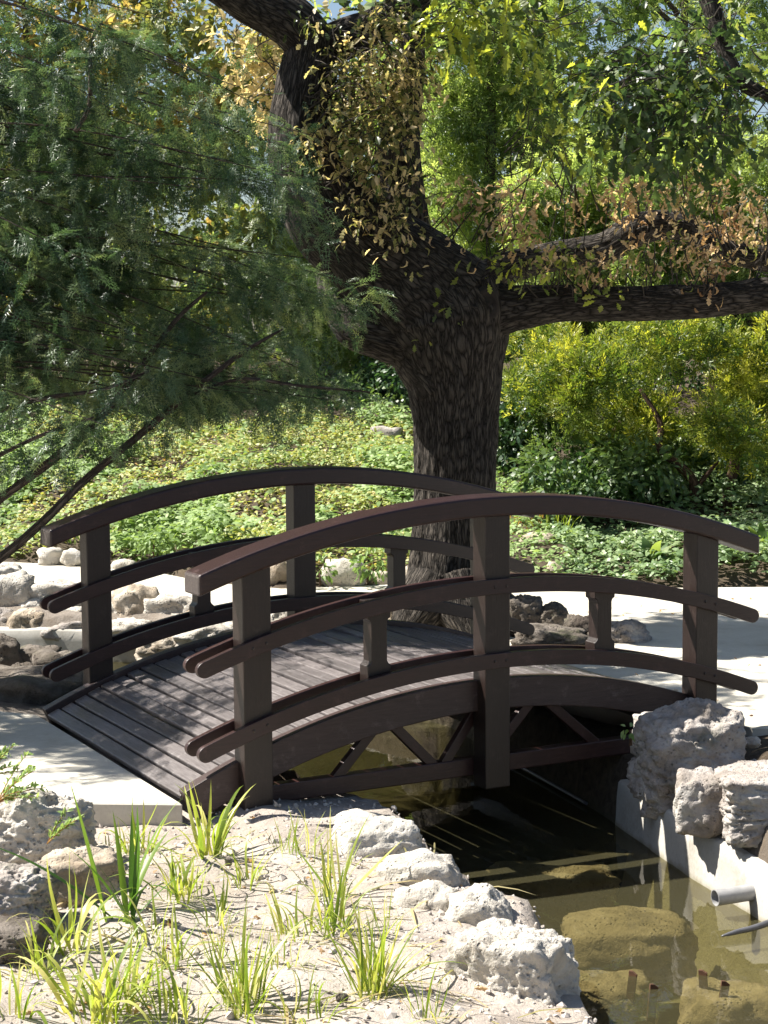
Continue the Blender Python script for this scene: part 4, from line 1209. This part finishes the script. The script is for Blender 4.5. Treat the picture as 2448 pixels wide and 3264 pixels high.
for si, P in enumerate(stems):
    seg = np.linalg.norm(np.diff(P, axis=0), axis=1); L = seg.sum()
    cum = np.concatenate([[0], np.cumsum(seg)])
    for _ in range(int(L * (36 if 6 <= si < 25 else 17))):
        t = (0.22 + 0.78 * rng.random() ** 0.8) * L
        p = np.array([np.interp(t, cum, P[:, i]) for i in range(3)])
        q = np.array([np.interp(min(t + 0.05, L), cum, P[:, i]) for i in range(3)]); dr = q - p + 1e-5
        dr /= np.linalg.norm(dr)
        d = dr * 0.45 + rng.normal(0, 0.8, 3); d[2] -= 0.35; d /= np.linalg.norm(d)
        ln = rng.uniform(0.16, 0.46)
        for j in range(6):
            s = (j + 0.5) / 6
            pos = p + d * ln * s + np.array([0, 0, -0.5 * ln * s * s])
            dd = d + np.array([0, 0, -0.6 * s]) + rng.normal(0, 0.45, 3)
            tp.append(pos); td.append(dd)
tp, td = np.array(tp), np.array(td)
px, py = proj(tp)
edge = 30 * fbm(np.stack([px / 60, py / 60, 0 * px], 1), 77, 3)
keep = inside(YEW_POLY, px + edge, py + edge * 0.7) & (tp[:, 2] > 0.75) & ((px > -150) | (tp[:, 2] < 2.5))
# airy gaps
gap = 0.55 * fbm(tp * 2.4, 55, 2) + 0.75 * fbm(tp * 6.5, 58, 1)
keep &= rng.random(len(tp)) < np.clip(0.97 - 3.2 * np.clip(gap - 0.02, 0, 1), 0.02, 1)
tp, td = tp[keep], td[keep]
print("yew fronds", len(tp))
n = len(tp)
unroot(foliage("foliage", FRONDS, tp, td, np.stack([rng.normal(0, .35, n), rng.normal(0, .35, n), np.ones(n)], 1), rng.uniform(0.075, 0.14, n),
               0.52 + 0.42 * fbm(tp * 2.6, 31, 2) + rng.normal(0, 0.2, n), YEW_LEAF, yew), yew)

# ------------------------------------------------------------------ background trees and shrubs
def ground_z(x, y): return float(height(np.array([x]), np.array([y]))[0])
def bushy(name, label, cat, base, clumps, tmpls, material, size, tint, bark, stems=(), droop=0.3, flat=0.8, up=0.0, tint_sd=0.22, group=None):
    root = empty(name, (base[0], base[1], ground_z(*base) if len(base) == 2 else base[2]))
    tag(root, label, cat, group)
    for k, (pts, rad) in enumerate(stems):
        unroot(limb("trunk" if k == 0 else "branch", pts, rad, bark, root, 16, 0.004, 0.06, 40 + k), root)
    P, O, K = clump_points(clumps)
    n = len(P)
    D = O * 0.8 + rng.normal(0, 0.45, (n, 3)); D[:, 2] += up - droop
    Nn = O * 0.5 + np.stack([rng.normal(0, flat, n), rng.normal(0, flat, n), np.ones(n)], 1)
    ct = rng.normal(tint, tint_sd, len(clumps))
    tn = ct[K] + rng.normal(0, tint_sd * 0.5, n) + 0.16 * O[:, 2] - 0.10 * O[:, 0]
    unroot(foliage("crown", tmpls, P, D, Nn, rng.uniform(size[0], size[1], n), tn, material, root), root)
    return root
def clumps_px(poly, n, y0, y1, r, leaves, flat=0.75):
    c = px_cloud(poly, n, y0, y1)
    return [(x, y, z, rr, rr, rr * flat, leaves) for (x, y, z), rr in zip(c, rng.uniform(r[0], r[1], n))]
def stem(x, y, z0, z1, r, lean=0.2):
    a = rng.uniform(-lean, lean, 4)
    return ([(x, y, z0 - 0.2), (x + a[0] * .4, y + a[1] * .4, z0 + (z1 - z0) * .35), (x + a[2], y + a[3], z0 + (z1 - z0) * .7), (x + a[0] + a[2], y + a[1], z1)], [r, r * .8, r * .5, r * .15])
# golden conifer shrub on the right
gpoly = [(1640, 1180), (1700, 1070), (1850, 1060), (1930, 1120), (2000, 1040), (2150, 1030), (2300, 1060), (2448, 1000), (2800, 1000), (2800, 1350), (2448, 1470), (2250, 1400), (2100, 1450), (1950, 1400), (1800, 1480), (1660, 1400)]
cl = []
for (x, y, z) in px_cloud(gpoly, 58, 17.5, 19.6):
    R0 = rng.uniform(0.22, 0.42)
    for d in rand_dirs(9):
        if d[2] < -0.35: continue
        q = np.array([x, y, z]) + d * R0 * rng.uniform(0.5, 1.0) * np.array([1, 1, 0.8])
        rr = rng.uniform(0.07, 0.16)
        cl.append((*q, rr, rr, rr * 1.7, 44))
b1, b2 = aty(2290, 1650, 18.2), aty(2180, 1660, 18.0)
bushy("golden_conifer", "yellow green golden conifer shrub with bare reddish stems right of the oak", "shrub", (b1.x, b1.y),
      cl, SPRAYS, GOLDEN, (0.09, 0.16), 0.5, RED_BARK,
      [([b1 - Vector((0, 0, .3)), aty(2320, 1570, 18.2), aty(2345, 1440, 18.2), aty(2310, 1330, 18.3), aty(2260, 1200, 18.4)], [0.06, 0.055, 0.05, 0.04, 0.02]),
       ([b2 - Vector((0, 0, .3)), aty(2215, 1560, 18.0), aty(2160, 1480, 18.0), aty(2100, 1430, 18.0), aty(2105, 1350, 18.1), aty(2040, 1240, 18.2)], [0.05, 0.05, 0.045, 0.035, 0.03, 0.015]),
       ([aty(2215, 1560, 18.0), aty(2260, 1505, 18.0), aty(2290, 1470, 17.9)], [0.03, 0.02, 0.008]),
       ([aty(2345, 1440, 18.2), aty(2448, 1380, 18.3), aty(2560, 1250, 18.4)], [0.03, 0.025, 0.01])], droop=-0.35, flat=0.9, tint_sd=0.3)
# dull green lower boughs of the same sort, deeper in
cl = clumps_px([(1640, 1250), (1900, 1350), (2200, 1400), (2700, 1400), (2700, 1560), (2300, 1560), (2100, 1500), (1900, 1520), (1700, 1430)], 44, 18.8, 20.4, (0.18, 0.36), 190)
b = aty(1960, 1600, 19.8)
bushy("spreading_conifer", "dull green spreading conifer under the golden one", "shrub", (b.x, b.y), cl, SPRAYS, EVERGREEN, (0.08, 0.15), 0.45, RED_BARK, [stem(b.x, b.y, ground_z(b.x, b.y), 1.4, 0.05)], droop=0.1)
# glossy dark shrubs right of the trunk and on the right
for lab, poly, y0, y1, nn, base, tn in [
        ("glossy dark green bush directly right of the oak trunk", [(1580, 1180), (1700, 1240), (1720, 1420), (1640, 1520), (1560, 1480)], 19.5, 21.0, 26, (1640, 1520), 0.45),
        ("low leafy bush under the golden conifer's stems", [(1700, 1430), (1950, 1440), (2150, 1520), (2150, 1640), (1900, 1640), (1720, 1560)], 17.6, 19.2, 30, (1950, 1640), 0.6),
        ("deep shaded bush at the right edge behind the broad leaved plants", [(2150, 1480), (2480, 1450), (2700, 1500), (2700, 1700), (2200, 1660)], 18.6, 20.2, 30, (2400, 1680), 0.25),
        ("dark ivy bush left of the oak trunk under the trees", [(1000, 1230), (1330, 1160), (1340, 1400), (1180, 1380), (1000, 1330)], 24.5, 26.0, 38, (1180, 1400), 0.35),
        ("dark leafy undergrowth at the top of the left slope", [(-100, 1330), (500, 1280), (1000, 1260), (1000, 1370), (600, 1400), (-100, 1420)], 25.0, 26.8, 60, (450, 1400), 0.4),
        ("dim leafy thicket far behind the golden conifer", [(1560, 1020), (2700, 1000), (2700, 1420), (1560, 1420)], 24.6, 26.4, 80, (2050, 1420), 0.55)]:
    cl = clumps_px(poly, nn, y0, y1, (0.2, 0.45), 150)
    b = aty(base[0], base[1], (y0 + y1) / 2)
    bushy("leafy_bush", lab, "bush", (b.x, b.y), cl, [FLAT], IVY, (0.06, 0.12), tn, RED_BARK, [stem(b.x, b.y, ground_z(b.x, b.y), b.z + 0.6, 0.03)])
# tall evergreens behind on the right
for lab, poly, y0, y1, nn, bx, tn in [
        ("tall evergreen right behind the oak's upright limb", [(1330, 60), (1700, 40), (1760, 500), (1720, 950), (1640, 1150), (1380, 1100), (1350, 600)], 23.0, 24.2, 120, 1530, 0.55),
        ("light green evergreen behind the brown oak leaves", [(1660, 520), (1950, 450), (2050, 600), (2080, 1000), (1900, 1150), (1640, 1100)], 21.8, 22.9, 95, 1850, 0.7),
        ("broad evergreen at the right picture edge", [(2000, 560), (2300, 430), (2750, 450), (2750, 1100), (2100, 1120), (1980, 800)], 21.0, 22.3, 120, 2380, 0.6),
        ("tallest evergreen far behind, its top above the picture", [(1650, -400), (2700, -400), (2700, 550), (2000, 600), (1700, 450)], 26.0, 27.6, 140, 2150, 0.55)]:
    cl = clumps_px(poly, int(nn * 1.8), y0, y1, (0.13, 0.34), 60)
    ym = (y0 + y1) / 2
    b = aty(bx, 1400, ym)
    t = aty(bx, max(poly[0][1], -300), ym)
    g = ground_z(b.x, b.y)
    sts = [stem(b.x, b.y, g, t.z, 0.13, 0.25)]
    for k in range(7):
        z = g + (t.z - g) * rng.uniform(0.3, 0.9); a = rng.uniform(0, 6.28); rr = rng.uniform(0.5, 1.2)
        sts.append(([(b.x, b.y, z), (b.x + rr * .5 * math.cos(a), b.y + rr * .5 * math.sin(a), z + .25), (b.x + rr * math.cos(a), b.y + rr * math.sin(a), z + .55)], [0.045, 0.03, 0.01]))
    bushy("evergreen_tree", lab, "tree", (b.x, b.y), cl, SPRAYS, EVERGREEN, (0.12, 0.21), tn, YEW_BARK, sts, droop=0.15, flat=0.9, group="evergreens behind the path")
# left background
for lab, poly, y0, y1, nn, bx, tn, mat, tm, size in [
        ("green and gold autumn tree glimpsed behind the yew at top left", [(-500, -250), (450, -150), (640, 60), (880, 120), (900, 420), (500, 560), (150, 600), (-500, 600)], 26.0, 29.0, 260, 150, 0.5, AUTUMN, [FLAT, FLAT, OAKS], (0.13, 0.24)),
        ("olive leaved tree behind the yew on the left", [(-600, 400), (300, 450), (700, 560), (1000, 800), (1000, 1150), (600, 1200), (-600, 1280)], 27.5, 30.5, 210, 300, 0.3, AUTUMN, [FLAT, FLAT, OAKS], (0.12, 0.22)),
        ("evergreen behind the oak's leaning limb", [(900, 350), (1330, 200), (1380, 700), (1340, 1150), (1050, 1180), (900, 900)], 26.0, 29.0, 190, 1150, 0.5, EVERGREEN, SPRAYS, (0.14, 0.25))]:
    cl = clumps_px(poly, nn, y0, y1, (0.2, 0.5), 64)
    ym = (y0 + y1) / 2
    b = aty(bx, 1400, ym); t = aty(bx, max(poly[0][1], -200), ym); g = ground_z(b.x, b.y)
    sts = [stem(b.x, b.y, g, t.z, 0.10, 0.3)]
    for k in range(7):
        z = g + (t.z - g) * rng.uniform(0.3, 0.9); a = rng.uniform(0, 6.28); rr = rng.uniform(0.6, 1.6)
        sts.append(([(b.x, b.y, z), (b.x + rr * .5 * math.cos(a), b.y + rr * .5 * math.sin(a), z + .35), (b.x + rr * math.cos(a), b.y + rr * math.sin(a), z + .7)], [0.05, 0.03, 0.01]))
    bushy("background_tree", lab, "tree", (b.x, b.y), cl, tm, mat, size, tn, YEW_BARK, sts)
# far wood that closes the view
pts = []
for _ in range(300):
    x = rng.uniform(-22, 24); y = rng.uniform(34, 42)
    top = 6.4 if -7 < x < -1.0 else 9.0
    z = rng.uniform(0.8, top)
    pts.append((x, y, z, 0.9, 0.9, 0.8, 50))
P, O, K = clump_points(pts); n = len(P)
wood = foliage("far_wood", [FLAT], P, O + rng.normal(0, .5, (n, 3)), np.stack([rng.normal(0, .7, n), rng.normal(0, .7, n), np.ones(n)], 1), rng.uniform(0.3, 0.6, n), rng.normal(0.4, 0.25, n), EVERGREEN, None)
tag(wood, "far green wood closing the view behind the trees", "wood", kind="stuff")

# ------------------------------------------------------------------ ground cover
def cover(name, label, poly_px, n, ylo, yhi, tmpl, material, size, h, tint, mask=None, sd=0.2):
    X = rng.uniform(-8, 8, n * 6); Y = rng.uniform(ylo, yhi, n * 6)
    ye = np.interp(X, [p[0] for p in SLOPE_EDGE], [p[1] for p in SLOPE_EDGE])
    Z = height(X, Y)
    px, py = proj(np.stack([X, Y, Z], 1))
    k = (Y > ye + 0.12) & inside(poly_px, px, py)
    if mask is not None: k &= mask(X, Y)
    X, Y, Z = X[k][:n], Y[k][:n], Z[k][:n]
    m = len(X)
    hump = np.clip(fbm(np.stack([X * 1.6, Y * 1.6, 0 * X], 1), 88, 3) + 0.6, 0.1, 1.6)
    P = np.stack([X, Y, Z + h * hump * rng.uniform(0.15, 1.0, m) ** 0.6], 1)
    D = rng.normal(0, 1, (m, 3)); D[:, 2] = rng.uniform(-0.5, 0.3, m)
    Nn = np.stack([rng.normal(-0.35, .5, m), rng.normal(-0.45, .5, m), np.ones(m)], 1)
    tn = tint + 0.25 * fbm(P * 1.1, 66, 2) + rng.normal(0, sd, m)
    o = foliage(name, tmpl, P, D, Nn, rng.uniform(size[0], size[1], m), tn, material, None)
    return tag(o, label, "ground cover", kind="stuff")
goldmask = lambda X, Y: (fbm(np.stack([X * 0.9, Y * 0.45, 0 * X], 1), 44, 2) + 0.35 * np.clip((X + 2.0) / 1.5, -1, 1)) > 0.2
greenmask = lambda X, Y: ~(goldmask(X, Y)) | (rng.random(np.shape(X)) < 0.12)
LEFT = [(-400, 1340), (1345, 1340), (1345, 1900), (-400, 1850)]
cover("ground_cover", "pale green leafy ground cover on the sunny slope left of the oak", LEFT, 34000, 15.6, 26, [FLAT], COVER_GREEN, (0.06, 0.115), 0.30, 0.5, greenmask)
cover("ground_cover", "yellow and orange ground cover patches on the slope left of the oak", LEFT, 24000, 15.6, 26, [FLAT], COVER_GOLD, (0.04, 0.08), 0.24, 0.4, goldmask)
RIGHT = [(1540, 1480), (2800, 1560), (2800, 1900), (1540, 1900)]
cover("ground_cover", "glossy grey green ground cover beside the right hand path", RIGHT, 16000, 15.3, 20, [FLAT], COVER_GLOSS, (0.05, 0.095), 0.26, 0.55, lambda X, Y: X > 1.6)
cover("ground_cover", "light green mixed ground cover just right of the oak trunk", [(1540, 1420), (1900, 1450), (1860, 1900), (1540, 1900)], 8000, 15.3, 21, [FLAT], COVER_GREEN, (0.04, 0.085), 0.2, 0.5, lambda X, Y: X < 2.0)
# leafy weeds at the path edge
for lab, px, py, y, h, nn in [("bright leafy weed at the slope foot behind the far railing", 490, 1760, 16.8, 0.24, 90), ("bright bushy weed left of the far baluster", 1190, 1840, 15.5, 0.28, 130),
                              ("leafy weed against the far middle post", 1020, 1850, 15.5, 0.2, 60), ("tiny green seedling on the big grey boulder", 2010, 2345, 8.75, 0.06, 9)]:
    b = aty(px, py, y)
    cl = [(b.x, b.y, b.z + h * 0.5, h * 0.7, h * 0.5, h * 0.55, nn)]
    bushy("leafy_weed", lab, "weed", (b.x, b.y, b.z), cl, [OVAL], COVER_GREEN, (0.05, 0.09) if nn > 20 else (0.035, 0.055), 0.3, RED_BARK, [([(b.x, b.y, b.z - 0.05), (b.x, b.y, b.z + h * .5)], [0.006, 0.003])])

# ------------------------------------------------------------------ clumps of blades
def blade_mesh(name, L, w, bend, material, fold=0.25, n=9):
    V, T = [], []
    x = z = 0.0
    for i in range(n + 1):
        t = i / n
        ang = math.radians(88) - bend * t ** 1.5
        if i: x += math.cos(ang) * L / n; z += math.sin(ang) * L / n
        ww = w * (0.55 + 0.9 * t) * (1 - t ** 3) if t < 1 else 0.0
        ww = max(w * min(1, 0.5 + 1.6 * t) * (1 - t ** 2.6), 0.0004)
        V += [(x, -ww, z), (x - fold * ww, 0, z - fold * ww * 0.6), (x, ww, z)]
    for i in range(n):
        a = 3 * i
        T += [(a, a + 1, a + 4), (a, a + 4, a + 3), (a + 1, a + 2, a + 5), (a + 1, a + 5, a + 4)]
    return np_mesh(name, np.array(V), np.array(T), material)
BL = [blade_mesh("leaf_blade", 1.0, 0.024, b, BLADE) for b in (0.25, 0.6, 0.9, 1.3, 1.8, 2.2, 2.6)]
BT = [blade_mesh("leaf_blade", 1.0, 0.017, b, BLADE) for b in (0.1, 0.25, 0.45, 0.8, 1.2)]
IR = [blade_mesh("leaf_blade", 1.0, 0.030, b, IRIS) for b in (0.08, 0.2, 0.4, 0.7, 1.6)]
ST = [blade_mesh("stalk", 1.0, 0.02, b, STRAW) for b in (0.1, 0.3)]
HO = []
for b in (0.9, 1.3, 1.7):
    HO.append(blade_mesh("leaf", 1.0, 0.21, b, HOSTA, 0.35, 8))
def blade_clump(name, label, loc, n, height_m, meshes, spread=0.05, lean=0.55, cat="plant", part="leaf_blade", group=None, lo=0.45):
    root = empty(name, loc)
    tag(root, label, cat, group)
    for i in range(n):
        o = bpy.data.objects.new(part, random.choice(meshes))
        link(o, root)
        a = random.uniform(0, 2 * math.pi); r = spread * math.sqrt(random.random())
        o.location = (r * math.cos(a), r * math.sin(a), -0.01)
        s = height_m * random.uniform(lo, 1.1)
        o.scale = (s, s * random.uniform(0.8, 1.2), s)
        o.rotation_euler = (random.uniform(-0.25, 0.25), random.gauss(0.15, 0.5) * lean, a + random.uniform(-0.9, 0.9))
    return root
def on_soil(px, py):
    p = atz(px, py, SOIL_Z)
    for _ in range(3): p = atz(px, py, ground_z(p.x, p.y))
    return p
G = "grassy clumps on the left bank"
FG = [("broad bladed dark green iris in front of the brown boulder", 385, 2925, 9, 0.50, IR, 0.05),
      ("short second iris fan just right of the broad bladed iris", 430, 2935, 6, 0.46, IR, 0.04),
      ("yellow green clump at the foot of the front left post", 664, 2735, 22, 0.34, BL, 0.05),
      ("pale clump behind the broad bladed iris near the path", 443, 2720, 20, 0.25, BL, 0.08),
      ("arching clump right of the iris", 580, 2865, 26, 0.27, BL, 0.07),
      ("small wispy tuft beside the low white stone", 912, 2715, 12, 0.18, BT, 0.04),
      ("tuft on the bank in front of the flat white stones", 985, 2735, 10, 0.24, BT, 0.05),
      ("sprawling tuft on bare soil in the middle of the bank", 785, 2820, 14, 0.22, BL, 0.06),
      ("upright clump with tall blades before the flat topped stone", 1060, 2870, 16, 0.34, BT, 0.06),
      ("drooping bleached clump below the upright one", 1065, 2960, 26, 0.24, BL, 0.07),
      ("thin bleached tuft with fallen blades", 555, 3080, 16, 0.22, BL, 0.05),
      ("little broken tuft in the centre foreground", 908, 3082, 14, 0.16, BL, 0.05),
      ("slender tuft left of the little broken one", 690, 3070, 12, 0.20, BT, 0.04),
      ("dense upright clump at the bottom centre", 770, 3225, 34, 0.36, BT, 0.07),
      ("dense bright clump at the bottom left", 320, 3245, 36, 0.34, BL, 0.10),
      ("densest bright green clump beside the small dark stone", 1185, 3170, 46, 0.32, BT, 0.06),
      ("tall thin tuft with long arching blades by the mossy boulder", 215, 3035, 14, 0.36, BL, 0.05),
      ("sparse clump in the bottom left corner", 40, 3240, 12, 0.26, BL, 0.06),
      ("low tuft against the largest pale boulder", 1370, 3250, 14, 0.20, BT, 0.05),
      ("faded tuft at the bottom edge left of the dense upright clump", 560, 3262, 20, 0.26, BL, 0.08)]
FG += [("bleached tuft between the iris and the path slab", 330, 2790, 10, 0.20, BL, 0.06),
       ("withered tuft left of the arching clump", 480, 2990, 12, 0.20, BL, 0.07),
       ("yellowing tuft in the middle of the sandy bank", 700, 2950, 12, 0.19, BL, 0.07),
       ("sprawling yellow tuft above the densest clump", 950, 2990, 14, 0.20, BL, 0.08),
       ("thin tuft just above the bottom edge, left of centre", 440, 3170, 18, 0.24, BL, 0.07),
       ("wispy tuft beside the pale wedged stone", 1230, 2960, 10, 0.16, BT, 0.05),
       ("flattened tuft at the bottom edge right of centre", 980, 3250, 16, 0.20, BL, 0.08),
       ("small fresh tuft under the mossy boulder", 130, 3110, 14, 0.24, BL, 0.06)]
for lab, px, py, n, h, ms, sp in FG:
    blade_clump("iris_plant" if ms is IR else "grassy_clump", lab, on_soil(px, py), int(n * (1.0 if ms is IR else 1.55)), h * 1.08, ms, sp * 1.15, 0.75, "plant", group=None if ms is IR else G)
# broad leaved plants on the right
for lab, px, py, y, n, h in [("large pale broad leaved plant behind the right end of the near handrail", 2290, 1690, 16.4, 20, 0.34), ("broad leaved plant left of the right post under the handrail", 2090, 1720, 16.2, 20, 0.30),
                             ("shaded broad leaved plant at the right picture edge", 2420, 1730, 16.5, 18, 0.34)]:
    b = aty(px, py, y)
    blade_clump("broad_leaved_plant", lab, (b.x, b.y, ground_z(b.x, b.y)), n, h, HO, 0.10, 0.9, "plant", "leaf", lo=0.6)
for lab, px, py, y in [("rust coloured dry grass tuft right of the oak trunk", 1620, 1590, 17.5), ("second dry grass tuft right of the rust coloured one", 1690, 1580, 17.7)]:
    b = aty(px, py, y)
    blade_clump("dry_grass", lab, (b.x, b.y, ground_z(b.x, b.y)), 26, 0.42, ST, 0.12, 0.35, "grass", "stalk")
b = aty(1770, 1570, 17.4)
blade_clump("grassy_tuft", "yellow green grass tuft beyond the middle of the near handrail", (b.x, b.y, ground_z(b.x, b.y)), 40, 0.40, BT, 0.2, 0.6, "grass", "leaf_blade")

# leafy sprigs at the left edge of the picture
def sprigs(label, px, py, y, n, L):
    b = aty(px, py, y)
    root = tag(empty("leafy_sprig", b), label, "plant")
    P, D = [], []
    for k in range(n):
        a = rng.uniform(-1.2, 1.2); e = rng.uniform(0.35, 1.2); l = L * rng.uniform(0.6, 1.1)
        d = np.array([math.cos(e) * math.cos(a), math.cos(e) * math.sin(a) * 0.6, math.sin(e)])
        q = [np.array(b) + d * l * t + np.array([0, 0, -0.22 * l * t * t]) for t in (0, 0.35, 0.7, 1.0)]
        unroot(limb("stem", q, [0.003, 0.0025, 0.002, 0.001], STRAW, root, 5, 0, 0.05), root)
        for t in np.linspace(0.15, 1.0, 20):
            base = np.array(b) + d * l * t + np.array([0, 0, -0.22 * l * t * t])
            P.append(base); v = d + rng.normal(0, 0.6, 3); D.append(v)
    P, D = np.array(P), np.array(D); m = len(P)
    o = foliage("leaf", [OVAL], P, D, np.stack([rng.normal(0, .5, m), rng.normal(0, .5, m), np.ones(m)], 1), rng.uniform(0.02, 0.036, m), rng.normal(0.6, 0.2, m), COVER_GREEN, root)
    unroot(o, root)
sprigs("light green leafy sprigs over the spongy tufa boulder", -10, 2560, 7.3, 9, 0.30)
sprigs("small leafy sprig trailing across the spongy boulder's right side", 150, 2690, 7.15, 4, 0.22)
sprigs("upper leafy sprigs at the left picture edge beside the path", -40, 2480, 7.4, 7, 0.22)

# ------------------------------------------------------------------ soil crumbs and fallen leaves
m = 3800
X = rng.uniform(-2.0, 0.9, m); Y = rng.uniform(5.2, 8.6, m)
ok = ~inside(CHANNEL, X, Y) & (polydist(CHANNEL, X, Y) > 0.05) & ~inside(left_poly, X, Y)
X, Y = X[ok], Y[ok]; Z = height(X, Y); m = len(X)
s = rng.uniform(0.003, 0.012, (m, 3)) * (1 + 1.2 * (rng.random((m, 1)) > 0.95))
V1 = ICO[2][0] * (1 + 0.25 * rng.normal(size=(len(ICO[2][0]), 1)).clip(-1, 1))
bm = bmesh.new(); bmesh.ops.create_icosphere(bm, subdivisions=1, radius=1)
Vc = np.array([v.co[:] for v in bm.verts]) * rng.uniform(0.7, 1.2, (12, 1)); Tc = np.array([[v.index for v in f.verts] for f in bm.faces]); bm.free()
W, Fc = scatter((Vc, Tc), np.stack([X, Y, Z], 1), rand_dirs(m), np.tile([0, 0, 1.0], (m, 1)) + 0.2 * rng.normal(size=(m, 3)), s)
SOILC = plain_mat("soil_crumb", (0.36, 0.31, 0.27), (0.52, 0.47, 0.42), 0.95, 9)
tag(obj("soil_crumbs", np_mesh("soil_crumbs", W, Fc, SOILC, False)), "crumbs and pebbles strewn over the sandy left bank", "crumbs", kind="stuff")
m = 420
X = np.concatenate([rng.uniform(-2.0, 0.6, 90), rng.uniform(1.0, 3.4, 60)]); Y = np.concatenate([rng.uniform(5.3, 8.2, 90), rng.uniform(10.5, 15, 60)])
Z = np.where(Y > 9, PATH_Z, height(X, Y)) + 0.008
ok = ~inside(CHANNEL, X, Y); X, Y, Z = X[ok], Y[ok], Z[ok]; m = len(X)
o = foliage("fallen_leaves", [CURL, OAKS], np.stack([X, Y, Z], 1), np.stack([rng.normal(size=m), rng.normal(size=m), np.zeros(m)], 1), np.tile([0, 0, 1.0], (m, 1)) + 0.25 * rng.normal(size=(m, 3)), rng.uniform(0.03, 0.07, m), rng.normal(0.4, 0.2, m), OAK_BROWN, None)
tag(o, "dry fallen leaves scattered over soil and path", "leaves", kind="stuff")
m = 260
X = rng.uniform(-1.9, 0.5, m); Y = rng.uniform(5.4, 8.0, m)
ok = (polydist(CHANNEL, X, Y) > 0.12) & ~inside(left_poly, X, Y); X, Y = X[ok], Y[ok]; m = len(X)
SB = (np.array([(0, -.012, 0), (0, .012, 0), (.3, -.02, .06), (.3, .02, .06), (.65, -.015, .05), (.65, .015, .05), (1, 0, -.02)], float), np.array([(0, 2, 3), (0, 3, 1), (2, 4, 5), (2, 5, 3), (4, 6, 5)]))
o = foliage("fallen_blades", [SB], np.stack([X, Y, height(X, Y) + 0.004], 1), np.stack([rng.normal(size=m), rng.normal(size=m), np.zeros(m)], 1), np.tile([0, 0, 1.0], (m, 1)) + 0.15 * rng.normal(size=(m, 3)), rng.uniform(0.08, 0.28, m), rng.uniform(0.3, 0.9, m), OAK_OLIVE, None)
tag(o, "bleached fallen blades lying on the sandy bank", "blades", kind="stuff")
tot = sum(len(o.data.polygons) for o in scene.objects if o.type == 'MESH')
print("polygons", tot)
